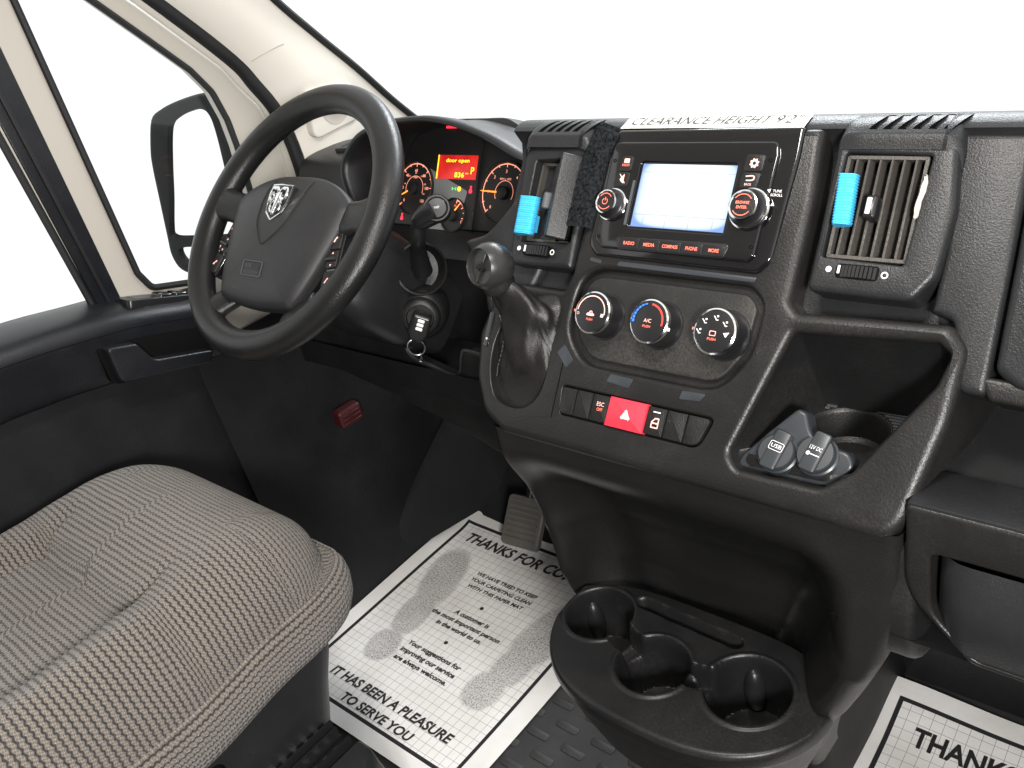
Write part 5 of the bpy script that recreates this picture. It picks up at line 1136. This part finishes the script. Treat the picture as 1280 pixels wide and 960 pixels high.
m = MB(); m.panel(DF, outer, [(quarter, -0.03, 0.006, False), (mainw, -0.03, 0.004, False)], -0.03, 0.0, 0.012); wf = m.build('window_frame', 'cream_paint', door, smooth=40)
m = MB(); m.tube([DF.p(a, b, 0.0) for a, b in inset(quarter, 0.003)], 0.0055, 8, closed=True); m.build('quarter_seal', 'rubber_seal', door)
m = MB(); m.tube([DF.p(a, b, -0.004) for a, b in inset(mainw, 0.004)], 0.006, 8, closed=True); m.build('window_seal', 'rubber_seal', door)
# dark glass channel behind the divider
m = MB(); m.prism(DF, [(-0.284, 1.35), (-0.254, 0.735), (-0.217, 0.735), (-0.226, 1.35)], -0.02, 0.003, 0.002); m.build('glass_channel', 'plastic_door', door)
m = MB(); m.prism(DF, [(-0.268, 1.35), (-0.240, 0.735), (-0.233, 0.735), (-0.258, 1.35)], 0.001, 0.007, 0.002); m.build('channel_lip', 'rubber_seal', door)
for lo, nm in ((quarter, 'quarter_glass'), (mainw, 'door_glass')):
    m = MB(); m.prism(DF, inset(lo, 0.002), -0.022, -0.018); m.build(nm, 'window_glass', door, smooth=0)
# weather strip between door and pillar
ws_ = [(-0.42, 1.55), (-0.30, 1.475), (-0.125, 1.300), (0.004, 1.158), (0.108, 1.034), (0.135, 0.985), (0.160, 0.93), (0.171, 0.85), (0.165, 0.74), (0.15, 0.60)]
m = MB(); m.tube([(-0.915, a, b) for a, b in cat(ws_, 5, False)], 0.012, 10); wt = m.build('weather_strip', 'rubber_seal', None, smooth=70); tag(wt, 'black rubber weather strip between driver door and cream pillar', 'seal')

# ------------------------------------------------------------------ windscreen pillar
pil = thing('windscreen_pillar', 'cream windscreen pillar trim with round speaker cover beside the dash', 'pillar trim', (-0.90, 0.3, 0.75))
sl = cat([(-0.918, -0.30, 1.47), (-0.915, -0.12, 1.300), (-0.912, 0.008, 1.158), (-0.912, 0.112, 1.034), (-0.913, 0.166, 0.93), (-0.915, 0.178, 0.85), (-0.92, 0.175, 0.76)], 6, False)
wl = cat([(-0.80, -0.12, 1.46), (-0.83, 0.05, 1.27), (-0.855, 0.170, 1.118), (-0.872, 0.250, 1.035), (-0.885, 0.330, 0.955), (-0.90, 0.41, 0.87), (-0.91, 0.50, 0.78)], 6, False)
rows = []
for a, b in zip(sl, wl):
    a, b = Vector(a), Vector(b); row = []
    for k in range(13):
        t = k/12; p = a.lerp(b, t); p += Vector((0.030, -0.010, 0.022))*(sin(pi*t)**0.7)*0.75 + Vector((0.01, 0, 0.0))*sin(2*pi*t)*0.4; row.append(p)
    rows.append(row)
m = MB(); m.grid(rows); m.build('trim', 'cream_trim', pil, smooth=70)
m = MB(); m.tube([Vector(r[-1])+Vector((0.004, 0.0, 0.003)) for r in rows], 0.0065, 8); m.build('glass_edge_seal', 'rubber_seal', pil)
m = MB(); m.grid([[Vector((-0.972, a+d, b-0.004)) for d in (-0.035, 0.06, 0.16)] for a, b in ws_[2:]]); m.build('body_flange', 'cream_paint', pil, smooth=60)
j1 = rows[19]; m = MB(); m.tube([p+Vector((0.001, 0, 0.0005)) for p in j1[1:7]], 0.0007, 6); m.build('joint', 'cream_paint', pil)
tc_ = rows[27][5]; nn = (rows[27][6]-rows[27][4]).cross(rows[29][5]-rows[25][5]).normalized(); nn = nn if nn.x > 0 else -nn
tw = frame_n(tc_+nn*0.004, nn); m = MB(); m.prism(tw, rpoly([(-0.050, 0.040), (0.048, 0.030), (0.060, -0.038), (-0.052, -0.046)], .014, 5), -0.02, 0.004, 0.004); sp_ = m.build('speaker_panel', 'cream_trim', pil)
m = MB(); m.lathe(tw.at(0.004, -0.004), [(0.030, 0.003), (0.0285, 0.0052), (0.0270, 0.0045), (0.015, 0.0062), (0, 0.0068)], 40); m.build('speaker_grille', 'cream_paint', sp_)
# windscreen
m = MB(); m.grid([[Vector((-0.80+1.70*t, -0.115+0.06*sin(pi*t), 1.468)), Vector((-0.855+1.81*t, 0.178+0.08*sin(pi*t), 1.125)), Vector((-0.905+1.91*t, 0.512+0.10*sin(pi*t), 0.775))] for t in [k/10 for k in range(11)]]); wsn = m.build('windscreen', 'window_glass', None, smooth=80); tag(wsn, 'clear raked windscreen rising behind the dashboard', 'windscreen')

# ------------------------------------------------------------------ door mirror
mir = thing('door_mirror', 'tall black framed door mirror seen through quarter window', 'mirror', (-1.08, 0.08, 0.62))
MF = Fr((-1.08, 0.08, 0.85), (0.866, 0.5, 0), (0, 0, 1), (0.5, -0.866, 0))
mo = cat([(-0.070, 0.105), (-0.095, 0.055), (-0.106, 0.020), (-0.120, -0.045), (-0.134, -0.111), (-0.141, -0.150), (-0.132, -0.182), (-0.098, -0.198), (-0.040, -0.202), (0.015, -0.190), (0.045, -0.120), (0.060, -0.03), (0.072, 0.040), (0.077, 0.095), (0.070, 0.122), (0.040, 0.131), (-0.010, 0.127), (-0.045, 0.119)], 4)
mi = cat([(-0.033, 0.090), (-0.047, 0.068), (-0.070, 0.015), (-0.092, -0.040), (-0.116, -0.095), (-0.118, -0.113), (-0.085, -0.120), (0.0, -0.128), (0.018, -0.120), (0.030, -0.06), (0.040, 0.008), (0.047, 0.062), (0.047, 0.094), (0.036, 0.107), (0.008, 0.106), (-0.015, 0.100)], 4)
m2 = cat([(-0.112, -0.138), (-0.06, -0.142), (-0.005, -0.146), (0.010, -0.160), (0.0, -0.176), (-0.05, -0.182), (-0.10, -0.178), (-0.118, -0.160)], 4)
m = MB(); m.panel(MF, mo, [(mi, -0.015, 0.004, True), (m2, -0.015, 0.004, True)], -0.02, 0.0, 0.008); m.loft([[MF.p(a, b, -0.019) for a, b in mo], [MF.p(a*0.97, b*0.97, -0.05) for a, b in mo], [MF.p(a*0.75, b*0.8, -0.085) for a, b in mo]], False, True); m.build('housing', 'rubber_seal', mir)
for lo, nm in ((mi, 'mirror_pane'), (m2, 'wide_angle_pane')):
    m = MB(); m.prism(MF, inset(lo, 0.001), -0.0145, -0.010); m.build(nm, 'mirror_glass', mir, smooth=0)
m = MB(); m.tube([MF.p(0.03, -0.10, -0.05), (-0.99, 0.10, 0.70), (-0.945, 0.06, 0.69)], [0.04, 0.035, 0.035], 12); m.build('mirror_arm', 'plastic_door', mir)

# ------------------------------------------------------------------ unseen rest of the cab shell, added to darken the interior
m = MB(); m.grid([[Vector((x, y, 1.80-0.10*(abs(x)/0.95)**4-0.25*smst(-0.45, -0.12, y))) for x in (-0.95, -0.8, -0.4, 0, 0.4, 0.8, 0.95)] for y in (-2.0, -1.4, -0.8, -0.45, -0.3, -0.2, -0.12)]); hl_ = m.build('unseen_headliner', 'cream_paint', None, smooth=70); hl_['kind'] = 'structure'
m = MB(); m.grid([[Vector((x, -2.0, z)) for x in (-0.98, 0, 0.98)] for z in (0.0, 0.9, 1.8)]); rw = m.build('unseen_wall_rear', 'carpet_dark', None, smooth=0); rw['kind'] = 'structure'
m = MB(); m.grid([[Vector((0.96, y, z)) for y in (-2.0, -1.0, 0.3)] for z in (0.0, 0.45, 0.80)]); m.box(W, 0.94, 0.98, -2.0, -1.05, 0.8, 1.75); rs = m.build('unseen_wall_right', 'plastic_footwell', None, smooth=0); rs['kind'] = 'structure'
m = MB(); m.box(W, -0.98, -0.945, -2.0, -1.21, 0.0, 1.75); ls = m.build('unseen_wall_left', 'plastic_footwell', None, smooth=0); ls['kind'] = 'structure'
